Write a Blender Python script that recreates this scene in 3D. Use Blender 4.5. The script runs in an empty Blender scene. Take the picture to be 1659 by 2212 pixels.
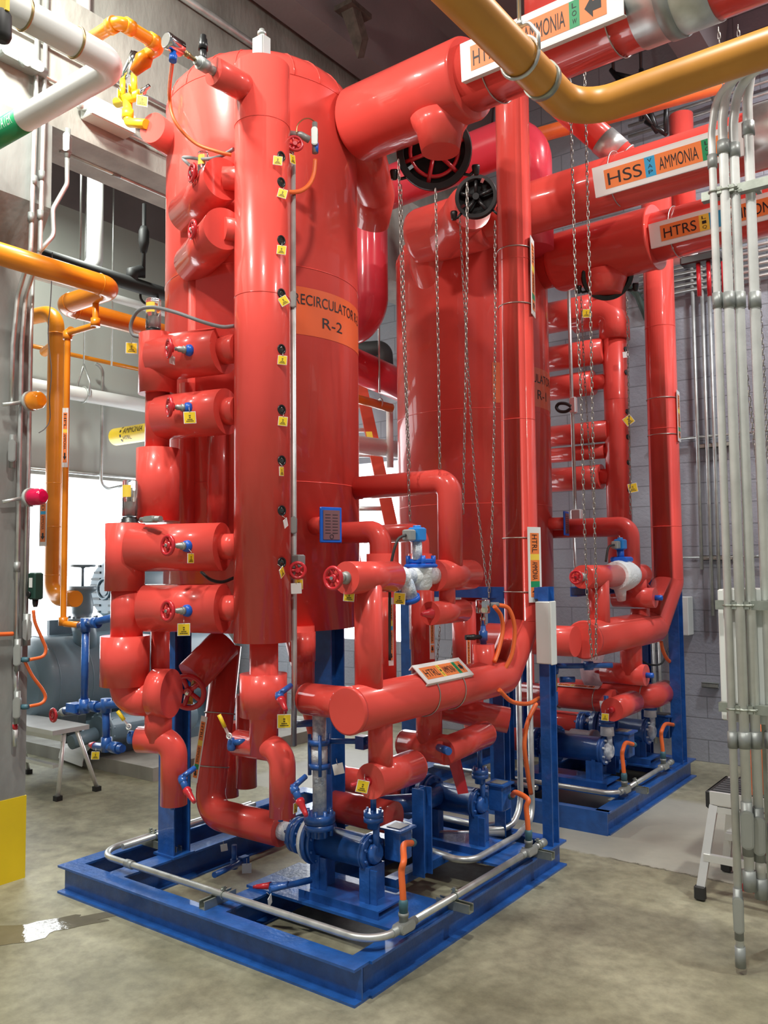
import bpy, math, random
from mathutils import Vector as V, Matrix
random.seed(4)
D=bpy.data; SC=bpy.context.scene; COL=SC.collection
# ---------------------------------------------------------------- camera
FPX=1823.86; CX,CY=829.5,1106.0
CAM=V((2.1609,-2.7033,1.75)); YAW,PITCH,ROLL=0.638145,0.0639306,-0.00922143
def _axes():
    r=V((math.cos(YAW),math.sin(YAW),0)); f=V((-math.sin(YAW),math.cos(YAW),0)); u=V((0,0,1))
    f2=f*math.cos(PITCH)+u*math.sin(PITCH); u2=-f*math.sin(PITCH)+u*math.cos(PITCH)
    return r*math.cos(ROLL)+u2*math.sin(ROLL), -r*math.sin(ROLL)+u2*math.cos(ROLL), f2
RT,UP,FW=_axes()
cam=D.objects.new('camera',D.cameras.new('camera')); COL.objects.link(cam)
cam.data.sensor_fit='AUTO'; cam.data.sensor_width=36; cam.data.lens=FPX/2212*36; cam.data.clip_end=100
cam.matrix_world=Matrix(((RT.x,UP.x,-FW.x,CAM.x),(RT.y,UP.y,-FW.y,CAM.y),(RT.z,UP.z,-FW.z,CAM.z),(0,0,0,1)))
SC.camera=cam
# ---------------------------------------------------------------- light
vs=SC.view_settings; SC.display_settings.display_device='sRGB'
vs.view_transform='Standard'; vs.look='None'; vs.gamma=1; vs.use_curve_mapping=False; vs.exposure=0.0
W=D.worlds.new('plant_room_air'); SC.world=W; W.use_nodes=True
W.node_tree.nodes['Background'].inputs[0].default_value=(0.93,0.97,1,1); W.node_tree.nodes['Background'].inputs[1].default_value=0.28
def lamp(loc,power,size=.45,col=(1,.97,.9),aim=(0,0,-1),name='high_bay_lamp'):
    L=D.lights.new(name,'AREA'); L.shape='DISK'; L.size=size; L.energy=power; L.color=col
    o=D.objects.new(name,L); COL.objects.link(o); o.location=loc; o.rotation_euler=V(aim).to_track_quat('-Z','Y').to_euler(); return o
lamp((1.7,-1.9,6.3),200,.35)
lamp((-1.2,-2.9,6.3),200,.35)
lamp((3.6,1.4,6.3),190,.35)
lamp((2.0,3.4,6.4),170,.35,(.95,.97,1))
lamp((-1.3,-1.0,5.3),115,.3,(.97,1,.92),(-.7,.4,-.8))
lamp((-4.4,1.4,5.6),95,.4,(.95,1,.93))
# ---------------------------------------------------------------- helpers: picking points of the place
def at(px,py,x=None,y=None,z=None,d=None,pl=None):
    if pl is not None: return pl.at(px,py)
    r=FW+RT*((px-CX)/FPX)-UP*((py-CY)/FPX)
    if x is not None: t=(x-CAM.x)/r.x
    elif y is not None: t=(y-CAM.y)/r.y
    elif z is not None: t=(z-CAM.z)/r.z
    else: t=d
    return CAM+r*t
def dep(p): return (V(p)-CAM).dot(FW)
def rad(w,p): return w*.5*dep(p)/FPX          # radius of a round thing w picture units across at p
# ---------------------------------------------------------------- helpers: meshes
def basis(d):
    d=V(d).normalized(); a=V((0,0,1)) if abs(d.z)<.9 else V((1,0,0))
    u=d.cross(a).normalized(); return u,d.cross(u).normalized()
def fillet(pts,bend,n=7):
    pts=[V(p) for p in pts]; out=[pts[0]]
    for i in range(1,len(pts)-1):
        a,b,c=pts[i-1],pts[i],pts[i+1]; d0=(a-b); d1=(c-b); l0,l1=d0.length,d1.length
        d0/=l0; d1/=l1; ang=d0.angle(d1)
        if ang>3.1 or bend<=0: out.append(b); continue
        t=bend/math.tan(ang/2); t=min(t,l0*.49 if i>1 else l0*.98,l1*.49 if i<len(pts)-2 else l1*.98); R=t*math.tan(ang/2)
        cen=b+(d0+d1).normalized()*(R/math.sin(ang/2)); s=b+d0*t; e=b+d1*t
        v0=s-cen; v1=e-cen; tot=v0.angle(v1); ax=v0.cross(v1)
        if ax.length<1e-9: out.append(b); continue
        k=max(2,int(n*tot/1.4)+1)
        for j in range(k+1): out.append(cen+Matrix.Rotation(tot*j/k,3,ax.normalized())@v0)
    out.append(pts[-1]); return out
def spline(pts,n=8):
    P=[V(p) for p in pts]; P=[P[0]*2-P[1]]+P+[P[-1]*2-P[-2]]; out=[]
    for i in range(1,len(P)-2):
        for j in range(n):
            t=j/n; a,b,c,d=P[i-1:i+3]
            out.append(.5*((2*b)+(c-a)*t+(2*a-5*b+4*c-d)*t*t+(3*b-a-3*c+d)*t**3))
    out.append(P[-2]); return out
class M:
    def __init__(s): s.v=[]; s.f=[]; s.sm=[]
    def add(s,vs,fs,sm):
        o=len(s.v); s.v+=[V(p) for p in vs]
        s.f+=[tuple(i+o for i in f) for f in fs]; s.sm+=(sm if isinstance(sm,list) else [sm]*len(fs)); return s
    def loft(s,rings,sm=True,c0=True,c1=True,close=True):
        n=len(rings[0]); vs=[p for r in rings for p in r]; fs=[]; fl=[]
        m=n if close else n-1
        for k in range(len(rings)-1):
            sk=sm[k] if isinstance(sm,list) else sm
            for i in range(m):
                j=(i+1)%n; fs.append((k*n+i,k*n+j,(k+1)*n+j,(k+1)*n+i)); fl.append(sk)
        if c0: fs.append(tuple(range(n-1,-1,-1))); fl.append(False)
        if c1: fs.append(tuple((len(rings)-1)*n+i for i in range(n))); fl.append(False)
        return s.add(vs,fs,fl)
    def tube(s,pts,r,bend=0,seg=20,n=7,c0=True,c1=True,sp=False):
        P=spline(pts,n) if sp else (fillet(pts,bend,n) if len(pts)>2 else [V(p) for p in pts])
        Q=[P[0]]
        for p in P[1:]:
            if (p-Q[-1]).length>1e-5: Q.append(p)
        P=Q; T=[]
        for i in range(len(P)):
            a=P[max(i-1,0)]; b=P[min(i+1,len(P)-1)]
            if 0<i<len(P)-1: t=((P[i]-a).normalized()+(b-P[i]).normalized())
            else: t=b-a
            T.append(t.normalized())
        u,_=basis(T[0]); rings=[]
        for i,p in enumerate(P):
            if i: u=(T[i-1].rotation_difference(T[i])@u)
            w=T[i].cross(u); k=1
            if 0<i<len(P)-1:
                c=T[i].dot((P[i]-P[i-1]).normalized()); k=1/max(c,.6)
            rings.append([p+(u*math.cos(2*math.pi*j/seg)+w*math.sin(2*math.pi*j/seg))*r*(k if k<1.02 else 1) for j in range(seg)])
        return s.loft(rings,True,c0,c1)
    def turn(s,p0,d,prof,seg=28):
        p0=V(p0); d=V(d).normalized(); u,w=basis(d); w=d.cross(u); rings=[]; sm=[]
        for i,(t,r) in enumerate(prof):
            r=max(r,1e-4); rings.append([p0+d*t+(u*math.cos(2*math.pi*j/seg)+w*math.sin(2*math.pi*j/seg))*r for j in range(seg)])
            if i: sm.append(abs(r-prof[i-1][1])<=3*abs(t-prof[i-1][0]) or False)
        return s.loft(rings,sm,prof[0][1]>2e-4,prof[-1][1]>2e-4)
    def cyl(s,a,b,r,r2=None,seg=24):
        a=V(a); b=V(b); return s.turn(a,b-a,[(0,r),((b-a).length,r if r2 is None else r2)],seg)
    def box(s,c,sz,ax=None,bev=0):
        c=V(c); X,Y,Z=ax if ax else (V((1,0,0)),V((0,1,0)),V((0,0,1))); h=[q/2 for q in sz]
        if bev<=0:
            vs=[c+X*(i*h[0])+Y*(j*h[1])+Z*(k*h[2]) for i in(-1,1) for j in(-1,1) for k in(-1,1)]
            return s.add(vs,[(0,1,3,2),(4,6,7,5),(0,4,5,1),(2,3,7,6),(0,2,6,4),(1,5,7,3)],False)
        rings=[]
        for k,ins in((-h[2],bev),(-h[2]+bev,0),(h[2]-bev,0),(h[2],bev)):
            a,b=h[0]-ins,h[1]-ins; q=[(a,-b+bev),(a,b-bev),(a-bev,b),(-a+bev,b),(-a,b-bev),(-a,-b+bev),(-a+bev,-b),(a-bev,-b)]
            rings.append([c+X*x+Y*y+Z*k for x,y in q])
        return s.loft(rings,False)
    def bb(s,a,b,bev=0):
        a=V(a); b=V(b); return s.box((a+b)/2,[abs(b[i]-a[i]) for i in range(3)],None,bev)
    def ext(s,pts,vec,sm=False):
        vec=V(vec); return s.loft([[V(p) for p in pts],[V(p)+vec for p in pts]],sm)
    def ring(s,c,nrm,R,r,seg=28,sub=8):
        c=V(c); u,w=basis(nrm); nn=V(nrm).normalized(); w=nn.cross(u); vs=[]; fs=[]
        for i in range(seg):
            a=2*math.pi*i/seg; e=u*math.cos(a)+w*math.sin(a)
            for j in range(sub):
                b=2*math.pi*j/sub; vs.append(c+e*(R+r*math.cos(b))+nn*(r*math.sin(b)))
        for i in range(seg):
            for j in range(sub): fs.append((i*sub+j,((i+1)%seg)*sub+j,((i+1)%seg)*sub+(j+1)%sub,i*sub+(j+1)%sub))
        return s.add(vs,fs,True)
    def ball(s,c,r,sc=(1,1,1),seg=16):
        c=V(c); n=seg//2; prof=[(-math.cos(math.pi*i/n),math.sin(math.pi*i/n)) for i in range(n+1)]
        rings=[[c+V((r*sc[0]*max(q,1e-3)*math.cos(2*math.pi*j/seg),r*sc[1]*max(q,1e-3)*math.sin(2*math.pi*j/seg),r*sc[2]*t)) for j in range(seg)] for t,q in prof]
        return s.loft(rings,True,False,False)
    def bolts(s,c,nrm,R,n,r=.008,h=.02):
        u,w=basis(nrm); d=V(nrm).normalized()
        for i in range(n):
            a=2*math.pi*(i+.5)/n; p=V(c)+(u*math.cos(a)+w*math.sin(a))*R; s.cyl(p-d*h,p+d*h,r,None,6)
        return s
    def fin(s,name,mat,par=None,label=None,loc=None):
        me=D.meshes.new(name); o=V(loc) if loc is not None else V((0,0,0))
        base=V((0,0,0))
        if par is not None: base=V(par['_b'])
        elif loc is None:
            mn=[min(p[i] for p in s.v) for i in range(3)]; mx=[max(p[i] for p in s.v) for i in range(3)]
            base=V(((mn[0]+mx[0])/2,(mn[1]+mx[1])/2,mn[2]))
        me.from_pydata([tuple(p-base) for p in s.v],[],s.f)
        me.polygons.foreach_set('use_smooth',s.sm); me.materials.append(mat); me.update()
        ob=D.objects.new(name,me); COL.objects.link(ob); ob['_b']=tuple(base)
        if par is not None:
            ob.parent=par
            ob['_b']=tuple(par['_b'])
        else: ob.location=base
        if label: ob['label']=label
        return ob
def tag(o,label,cat,group=None):
    o['label']=label; o['category']=cat
    if group: o['group']=group
    return o
def thing(name,label,cat,loc,group=None):
    o=D.objects.new(name,None); COL.objects.link(o); o.location=loc; o['_b']=tuple(loc); o.empty_display_size=.1
    return tag(o,label,cat,group)
def struct(m,name,mat): o=m.fin(name,mat); o['kind']='structure'; return o
# lettering: outlines of the built-in font as flat meshes, height of a capital = 1, left bottom at 0
_tx={}
def glyphs(s):
    if s not in _tx:
        cu=D.curves.new('lettering','FONT'); cu.body=s; cu.size=1; o=D.objects.new('lettering',cu); COL.objects.link(o)
        dg=bpy.context.evaluated_depsgraph_get(); me=D.meshes.new_from_object(o.evaluated_get(dg))
        vs=[V(v.co) for v in me.vertices]; fs=[tuple(p.vertices) for p in me.polygons]
        x0=min(v.x for v in vs); x1=max(v.x for v in vs); D.objects.remove(o); D.curves.remove(cu); D.meshes.remove(me)
        _tx[s]=([V(((v.x-x0)/.73,v.y/.73,0)) for v in vs],fs,(x1-x0)/.73)
    return _tx[s]
def write(m,s,mapf,u0,u1,v0,v1,fine=0):
    """letters of s stretched to fill u0..u1 x v0..v1 of the surface mapf(u,v)"""
    vs,fs,w=glyphs(s)
    for _ in range(fine):                      # finer triangles, so that letters follow a round surface
        tri=[(f[0],f[i],f[i+1]) for f in fs for i in range(1,len(f)-1)]; vs=list(vs); mid={}; fs=[]
        def mp(a,b):
            k=(min(a,b),max(a,b))
            if k not in mid: mid[k]=len(vs); vs.append((vs[a]+vs[b])/2)
            return mid[k]
        for a,b,c in tri:
            x,y,z=mp(a,b),mp(b,c),mp(c,a); fs+=[(a,x,z),(x,b,y),(z,y,c),(x,y,z)]
    return m.add([mapf(u0+(u1-u0)*v.x/w,v0+(v1-v0)*v.y) for v in vs],fs,False)
def quad(m,mapf,u0,u1,v0,v1,n=1):
    vs=[mapf(u0+(u1-u0)*i/n,v) for i in range(n+1) for v in(v0,v1)]
    return m.add(vs,[(2*i,2*i+2,2*i+3,2*i+1) for i in range(n)],n>1)
# ---------------------------------------------------------------- materials
def nodes(name):
    m=D.materials.new(name); m.use_nodes=True; nt=m.node_tree; return m,nt,nt.nodes['Principled BSDF']
def mat(name,col,rough=.5,metal=0,var=.12,scale=6,bump=0,bscale=60,coat=0,rvar=0,stretch=None,emit=0,col2=None,alpha=1,trans=0,detail=4,spec=.5):
    m,nt,b=nodes(name); N=nt.nodes.new; L=nt.links.new
    c=N('ShaderNodeTexCoord'); mp=N('ShaderNodeMapping'); L(c.outputs['Object'],mp.inputs[0])
    if stretch: mp.inputs['Scale'].default_value=stretch
    n=N('ShaderNodeTexNoise'); n.inputs['Scale'].default_value=scale; n.inputs['Detail'].default_value=detail; L(mp.outputs[0],n.inputs['Vector'])
    r=N('ShaderNodeValToRGB'); r.color_ramp.elements[0].position=.3; r.color_ramp.elements[1].position=.7
    c2=col2 or tuple(min(1,q*(1+var)) for q in col); c1=col if col2 else tuple(q*(1-var) for q in col)
    r.color_ramp.elements[0].color=(*c1,1); r.color_ramp.elements[1].color=(*c2,1)
    L(n.outputs[0],r.inputs[0]); L(r.outputs[0],b.inputs['Base Color'])
    b.inputs['Roughness'].default_value=rough; b.inputs['Metallic'].default_value=metal
    if coat: b.inputs['Coat Weight'].default_value=coat; b.inputs['Coat Roughness'].default_value=.05
    b.inputs['Specular IOR Level'].default_value=spec
    if rvar:
        mr=N('ShaderNodeMapRange'); mr.inputs[3].default_value=max(0,rough-rvar); mr.inputs[4].default_value=rough+rvar; L(n.outputs[0],mr.inputs[0]); L(mr.outputs[0],b.inputs['Roughness'])
    if bump:
        n2=N('ShaderNodeTexNoise'); n2.inputs['Scale'].default_value=bscale; n2.inputs['Detail'].default_value=3; L(mp.outputs[0],n2.inputs['Vector'])
        bp=N('ShaderNodeBump'); bp.inputs['Strength'].default_value=bump; bp.inputs['Distance'].default_value=.01; L(n2.outputs[0],bp.inputs['Height']); L(bp.outputs[0],b.inputs['Normal'])
    if emit: L(r.outputs[0],b.inputs['Emission Color']); b.inputs['Emission Strength'].default_value=emit
    if trans: b.inputs['Transmission Weight'].default_value=trans
    if alpha<1: b.inputs['Alpha'].default_value=alpha
    return m
RED=mat('red_jacket',(.72,.078,.062),.28,0,.07,3,.06,9,.5,spec=.15)
RED2=mat('red_enamel',(.55,.02,.03),.28,0,.1,20,0,0,.3)
BLUE=mat('blue_paint',(.017,.095,.35),.33,0,.2,14,.25,40,.3)
BLUEC=mat('blue_cap',(.01,.11,.55),.35)
GALV=mat('galvanised_steel',(.60,.62,.60),.36,.7,.15,12,0,60,0,.08)
ALU=mat('aluminium',(.78,.79,.78),.4,.6,.05,8)
ZINC=mat('zinc_strut',(.36,.39,.34),.42,.7,.2,20)
COVM=mat('conduit_cover',(.40,.42,.40),.4,.5,.05,8)
GREY=mat('cast_grey',(.30,.32,.31),.45,.35,.1,10)
CPAINT=mat('conduit_zinc_paint',(.74,.76,.74),.38,.12,.1,10)
PVC=mat('grey_pvc',(.42,.45,.43),.4,0,.05,4)
BLACK=mat('black_paint',(.012,.012,.013),.35,0,.2,10)
RUBBER=mat('black_rubber',(.02,.02,.02),.6)
ORANGE=mat('orange_pipe',(.78,.25,.010),.3,0,.1,4,0,0,.2)
ORHOSE=mat('orange_hose',(.85,.16,.035),.45)
YELLOW=mat('yellow_plastic',(.85,.60,.02),.4,0,.03,4)
WHITE=mat('white_plate',(.80,.80,.78),.4,0,.03,4)
WPIPE=mat('white_jacket',(.78,.78,.76),.4,0,.05,3)
SORANGE=mat('sign_orange',(.85,.22,.05),.45,0,.02,3)
SYEL=mat('sign_yellow',(.88,.62,.07),.45,0,.02,3)
SBLUE=mat('sign_blue',(.03,.35,.62),.45,0,.02,3)
SGREEN=mat('sign_green',(.01,.28,.10),.45,0,.02,3)
INK=mat('black_ink',(.012,.010,.012),.5)
DECAL=mat('decal_orange',(.74,.12,.035),.35,0,.03,3,0,0,.2)
SLATE=mat('slate_paint',(.13,.20,.25),.42,0,.1,5,.05,30,.1)
FROST=mat('frost',(.30,.38,.50),.75,0,0,26,.6,70,0,0,None,0,(.86,.9,.92))
ICE=mat('ice',(.78,.82,.84),.6,0,.08,18,.5,60)
BRASS=mat('brass',(.42,.30,.14),.35,.9)
CHROME=mat('chrome',(.7,.7,.7),.12,1,.03)
WIREM=mat('steel_wire',(.5,.48,.44),.35,.9)
CHAINM=mat('chain_steel',(.36,.34,.31),.35,.9,.2,60)
GRNBOX=mat('dark_green_box',(.012,.045,.032),.4)
CABM=mat('pale_cabinet',(.70,.74,.71),.4,0,.04,3)
FLEX=mat('grey_flex',(.22,.23,.24),.5)
LBLUE=mat('coil_blue',(.02,.22,.62),.35)
AMBER=mat('amber_lens',(.95,.30,.01),.15,0,.05,4,0,0,.3,0,None,.08)
CRIM=mat('crimson_lens',(.55,.005,.06),.15,0,.1,4,0,0,.3,0,None,.04)
GLASS=mat('clear_glass',(.92,.94,.95),.03,0,0,1,0,0,0,0,None,0,None,1,.95)
DGLASS=mat('sight_glass_lens',(.02,.025,.02),.08,0,.1,3,0,0,.6)
# ================================================================ room
def floor_mat():
    m,nt,b=nodes('floor_concrete'); N=nt.nodes.new; L=nt.links.new
    c=N('ShaderNodeTexCoord')
    n1=N('ShaderNodeTexNoise'); n1.inputs['Scale'].default_value=1.3; n1.inputs['Detail'].default_value=6; L(c.outputs['Object'],n1.inputs['Vector'])
    n2=N('ShaderNodeTexNoise'); n2.inputs['Scale'].default_value=11; n2.inputs['Detail'].default_value=12; n2.inputs['Roughness'].default_value=.68; L(c.outputs['Object'],n2.inputs['Vector'])
    r=N('ShaderNodeValToRGB'); e=r.color_ramp.elements; e[0].position=.32; e[0].color=(.195,.185,.12,1); e[1].position=.68; e[1].color=(.345,.33,.235,1); L(n1.outputs[0],r.inputs[0])
    mx=N('ShaderNodeMix'); mx.data_type='RGBA'; mx.blend_type='OVERLAY'; mx.inputs[0].default_value=.75; L(r.outputs[0],mx.inputs[6]); L(n2.outputs[0],mx.inputs[7])
    # pale newer slab poured across the aisle, between two ragged joints
    sp=N('ShaderNodeSeparateXYZ'); L(c.outputs['Object'],sp.inputs[0])
    def math_(op,a,v=None,b2=None):
        q=N('ShaderNodeMath'); q.operation=op; L(a,q.inputs[0])
        if b2 is not None: L(b2,q.inputs[1])
        elif v is not None: q.inputs[1].default_value=v
        return q.outputs[0]
    wob=math_('MULTIPLY',n2.outputs[0],.12); yy=math_('ADD',sp.outputs[1],None,wob)
    def ss(a,lo,hi):
        q=N('ShaderNodeMapRange'); q.interpolation_type='SMOOTHSTEP'; L(a,q.inputs[0]); q.inputs[1].default_value=lo; q.inputs[2].default_value=hi; return q.outputs[0]
    m1=math_('MULTIPLY',ss(yy,2.02,2.06),None,math_('SUBTRACT',ss(yy,3.45,3.6),1)); m1=math_('MULTIPLY',m1,-1)
    m2=math_('MULTIPLY',m1,None,ss(sp.outputs[0],-3.2,-3.1))
    mx2=N('ShaderNodeMix'); mx2.data_type='RGBA'; L(math_('MULTIPLY',m2,.75),mx2.inputs[0]); L(mx.outputs[2],mx2.inputs[6]); mx2.inputs[7].default_value=(.40,.40,.355,1)
    # hairline crack along the joint
    cr=math_('ABSOLUTE',math_('SUBTRACT',yy,2.03)); crk=ss(cr,.0,.014); lim=ss(sp.outputs[0],.02,.1)
    k=math_('MULTIPLY',math_('SUBTRACT',crk,1),None,lim); k=math_('ADD',math_('MULTIPLY',k,.6),1)
    mx3=N('ShaderNodeMix'); mx3.data_type='RGBA'; mx3.blend_type='MULTIPLY'; mx3.inputs[0].default_value=1; L(mx2.outputs[2],mx3.inputs[6])
    cb=N('ShaderNodeCombineColor'); [L(k,cb.inputs[i]) for i in range(3)]; L(cb.outputs[0],mx3.inputs[7])
    L(mx3.outputs[2],b.inputs['Base Color'])
    mr=N('ShaderNodeMapRange'); mr.inputs[3].default_value=.32; mr.inputs[4].default_value=.62; L(n1.outputs[0],mr.inputs[0]); L(mr.outputs[0],b.inputs['Roughness'])
    bp=N('ShaderNodeBump'); bp.inputs['Strength'].default_value=.12; bp.inputs['Distance'].default_value=.01; L(n2.outputs[0],bp.inputs['Height']); L(bp.outputs[0],b.inputs['Normal'])
    return m
def block_mat():
    m,nt,b=nodes('painted_block'); N=nt.nodes.new; L=nt.links.new
    c=N('ShaderNodeTexCoord'); sp=N('ShaderNodeSeparateXYZ'); L(c.outputs['Object'],sp.inputs[0]); cb=N('ShaderNodeCombineXYZ'); L(sp.outputs[0],cb.inputs[0]); L(sp.outputs[2],cb.inputs[1])
    br=N('ShaderNodeTexBrick'); br.inputs['Scale'].default_value=1; br.inputs['Brick Width'].default_value=.42; br.inputs['Row Height'].default_value=.19; br.inputs['Mortar Size'].default_value=.006; br.inputs['Mortar Smooth'].default_value=.3
    br.inputs['Color1'].default_value=(.31,.325,.37,1); br.inputs['Color2'].default_value=(.295,.31,.35,1); br.inputs['Mortar'].default_value=(.20,.21,.235,1); L(cb.outputs[0],br.inputs['Vector'])
    n=N('ShaderNodeTexNoise'); n.inputs['Scale'].default_value=1.1; n.inputs['Detail'].default_value=7; L(c.outputs['Object'],n.inputs['Vector'])
    mx=N('ShaderNodeMix'); mx.data_type='RGBA'; mx.blend_type='OVERLAY'; mx.inputs[0].default_value=.3; L(br.outputs[0],mx.inputs[6]); L(n.outputs[0],mx.inputs[7]); L(mx.outputs[2],b.inputs['Base Color'])
    b.inputs['Roughness'].default_value=.5
    n3=N('ShaderNodeTexNoise'); n3.inputs['Scale'].default_value=35; L(c.outputs['Object'],n3.inputs['Vector'])
    ad=N('ShaderNodeMath'); ad.operation='MULTIPLY_ADD'; L(br.outputs[1],ad.inputs[0]); ad.inputs[1].default_value=-1.2; L(n3.outputs[0],ad.inputs[2])
    bp=N('ShaderNodeBump'); bp.inputs['Strength'].default_value=.35; bp.inputs['Distance'].default_value=.012; L(ad.outputs[0],bp.inputs['Height']); L(bp.outputs[0],b.inputs['Normal'])
    return m
CONC=mat('cast_concrete',(.22,.21,.185),.8,0,.2,3.2,.4,25,0,0,(1,1,.4),0,(.40,.39,.35),detail=9)
CEILM=mat('ceiling_concrete',(.24,.205,.205),.85,0,.15,1.2,.15,20)
LWALL=mat('left_wall_panel',(.50,.52,.47),.7,0,.05,.8,.1,15)
COLM=mat('column_concrete',(.17,.175,.165),.7,0,.2,3,.35,18,0,0,(1,1,.5),0,(.30,.305,.29))
YBAND=mat('yellow_floor_band',(.80,.58,.012),.45,0,.05,4)
DAY=mat('daylight_pane',(.93,.97,1),.3,0,.01,1,0,0,0,0,None,5.0)
fl=struct(M().bb((-6.3,-6,-.1),(6.5,6.5,0)),'floor',floor_mat()); 
def sbox(name,mt,*bs):
    m=M(); [m.bb(a,b) for a,b in bs]; return struct(m,name,mt)
bw=5.06
sbox('wall_back',block_mat(),((-3.2,bw,0),(6.5,bw+.25,6.95)),((-6.2,bw,0),(-3.2,bw+.25,.9)),((-6.2,bw,2.95),(-3.2,bw+.25,6.95)),((-6.2,bw,.9),(-4.9,bw+.25,2.95)))
sbox('wall_left',LWALL,((-6.25,-6,0),(-6,bw,1.0)),((-6.25,-6,2.76),(-6,bw,5.72)),((-6.25,-6,1.0),(-6,.2,2.76)),((-6.25,4.6,1.0),(-6,bw,2.76)))
sbox('window_1',DAY,((-6.2,.2,1.0),(-6.15,4.6,2.76)))
sbox('window_2',DAY,((-4.9,bw+.12,.9),(-3.2,bw+.16,2.95)))
sbox('trim_1',CONC,((-6.02,.2,2.74),(-5.96,4.6,2.80)))
sbox('ceiling',CEILM,((-6.3,-6,6.9),(6.5,6.5,7.1)))
for i,x in enumerate((-2.25,.15,2.55,4.9)):
    m=M(); m.ext([V((x-.22,-6,6.9)),V((x-.13,-6,6.15)),V((x+.13,-6,6.15)),V((x+.22,-6,6.9))],(0,11,0)); struct(m,'trim_%d'%(i+2),CEILM)
# inverted-tee beam on the left, its ledge carried by the column
XB=-2.27
sbox('trim_6',CONC,((-2.68,-6,4.36),(XB,bw,5.2)),((-2.9,-6,5.2),(-2.55,bw,6.9)))
hb=at(768,62,z=6.1); t_=M(); t_.ext([hb+V((-.06,-.12,.12)),hb+V((.06,-.12,.12)),hb+V((.05,.02,-.1)),hb+V((-.02,.05,-.22))],(.02,.06,.03)); t_.bb(tuple(hb+V((-.09,-.16,.10))),tuple(hb+V((.09,.1,.14)))); CEILBR=t_
sbox('wall_upper',CEILM,((-6.2,-6,5.72),(-6,bw,6.9)))
m=M(); m.bb((-2.95,-.62,.46),(-2.435,.02,3.6)); m.ext([V((-2.435,-.62,3.6)),V((-2.435,-.62,4.36)),V((XB,-.62,4.36)),V((XB,-.62,3.86))],(0,.64,0)); m.bb((-2.95,-.62,3.6),(-2.435,.02,4.36))
col=struct(m,'column',COLM); b=M().bb((-2.956,-.626,0),(-2.43,.026,.46)).fin('yellow_band',YBAND,col)
# thin wet patch by the column
def puddle():
    c=at(60,2010,z=0); m=M(); n=44; pts=[]
    for i in range(n):
        a=2*math.pi*i/n; k=1+.22*math.sin(3*a+1)+.16*math.sin(7*a)+.1*math.sin(13*a+2)
        p=c+Matrix.Rotation(math.radians(62),3,'Z')@V((.42*math.cos(a)*k,.11*math.sin(a)*k,0)); pts.append(V((p.x,p.y,.0004)))
    m.ext(pts,(0,0,.0016)); o=m.fin('water_puddle',mat('standing_water',(.17,.155,.11),.04,0,.1,8,.08,30)); tag(o,'small puddle of water on the concrete floor near the yellow banded column','puddle')
puddle()
# ================================================================ signs, tags, wheels: shared builders
def sign(label,p0,p1,nrm,h,sec,th=.004,lip=0,straps=(),pr=.12,mult=1.0,scale=.62):
    """marker plate from p0 to p1 (bottom-left to bottom-right of the reader), face normal nrm, height h; sec = [(a,b,kind,text)]"""
    p0=V(p0); p1=V(p1); d=(p1-p0); Lg=d.length; d.normalize(); n=V(nrm).normalized(); up=n.cross(d).normalized(); n=d.cross(up)
    t=thing('pipe_marker',label,'sign',p0,'pipe markers')
    mf=lambda e:(lambda u,v:p0+d*u+up*v+n*e)
    m=M(); m.box(p0+d*Lg/2+up*h/2+n*(-th/2),(Lg,h,th),(d,up,n))
    if lip: m.box(p0+d*Lg/2-n*lip/2-up*.003,(Lg,.005,lip),(d,up,n)); m.box(p0+d*Lg/2-n*lip/2+up*(h+.003),(Lg,.005,lip),(d,up,n))
    m.fin('backing_plate',WHITE,t)
    for a,b,k,s in sec:
        mt={'o':SORANGE,'y':SYEL,'b':SBLUE,'g':SGREEN}[k[0]]
        mg=.16*h; m=M(); q=mf(.0012); m.box(p0+d*(a+b)/2*Lg+up*h/2+n*.0006,((b-a)*Lg,h-2*mg,.0012),(d,up,n)); pn=m.fin({'o':'orange_panel','y':'yellow_panel','b':'blue_panel','g':'green_panel'}[k[0]],mt,t)
        if s in('>','<'):
            c=(a+b)/2*Lg; w=(b-a)*Lg*.62; x0=c-w/2; x1=c+w/2; hh=h*.5; q=mf(.0022)
            P=[(x0,.38),(x0+w*.5,.38),(x0+w*.5,.22),(x1,.5),(x0+w*.5,.78),(x0+w*.5,.62),(x0,.62)]
            if s=='<': P=[(2*c-x,y) for x,y in P][::-1]
            M().add([q(x,y*h) for x,y in P],[tuple(range(7))],False).fin('arrow',INK,pn)
        elif s and k[-1]=='v':
            m=M(); q=mf(.0022); c=(a+b)/2*Lg; w=(b-a)*Lg*.42; nl=len(s); ch=(h-2*mg)/(nl+.4)
            for i,ch_ in enumerate(s):
                v=h-mg-ch*(i+1)+ch*.05; write(m,ch_,q,c-w/2,c+w/2,v,v+ch*.68)
            m.fin('lettering',INK,pn)
        elif s:
            m=M(); q=mf(.0022); w=(b-a)*Lg*.84; c=(a+b)/2*Lg; hh=(h-2*mg)*scale; write(m,s,q,c-w/2,c+w/2,h/2-hh/2,h/2+hh/2); m.fin('lettering',INK,pn)
    for f,cen,r in straps:
        pass
    return t
def strap(par,c,axis,r): return M().ring(c,axis,r+.003,.0035,32,6).fin('strap',WIREM,par)
TAGN=[0]
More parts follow.
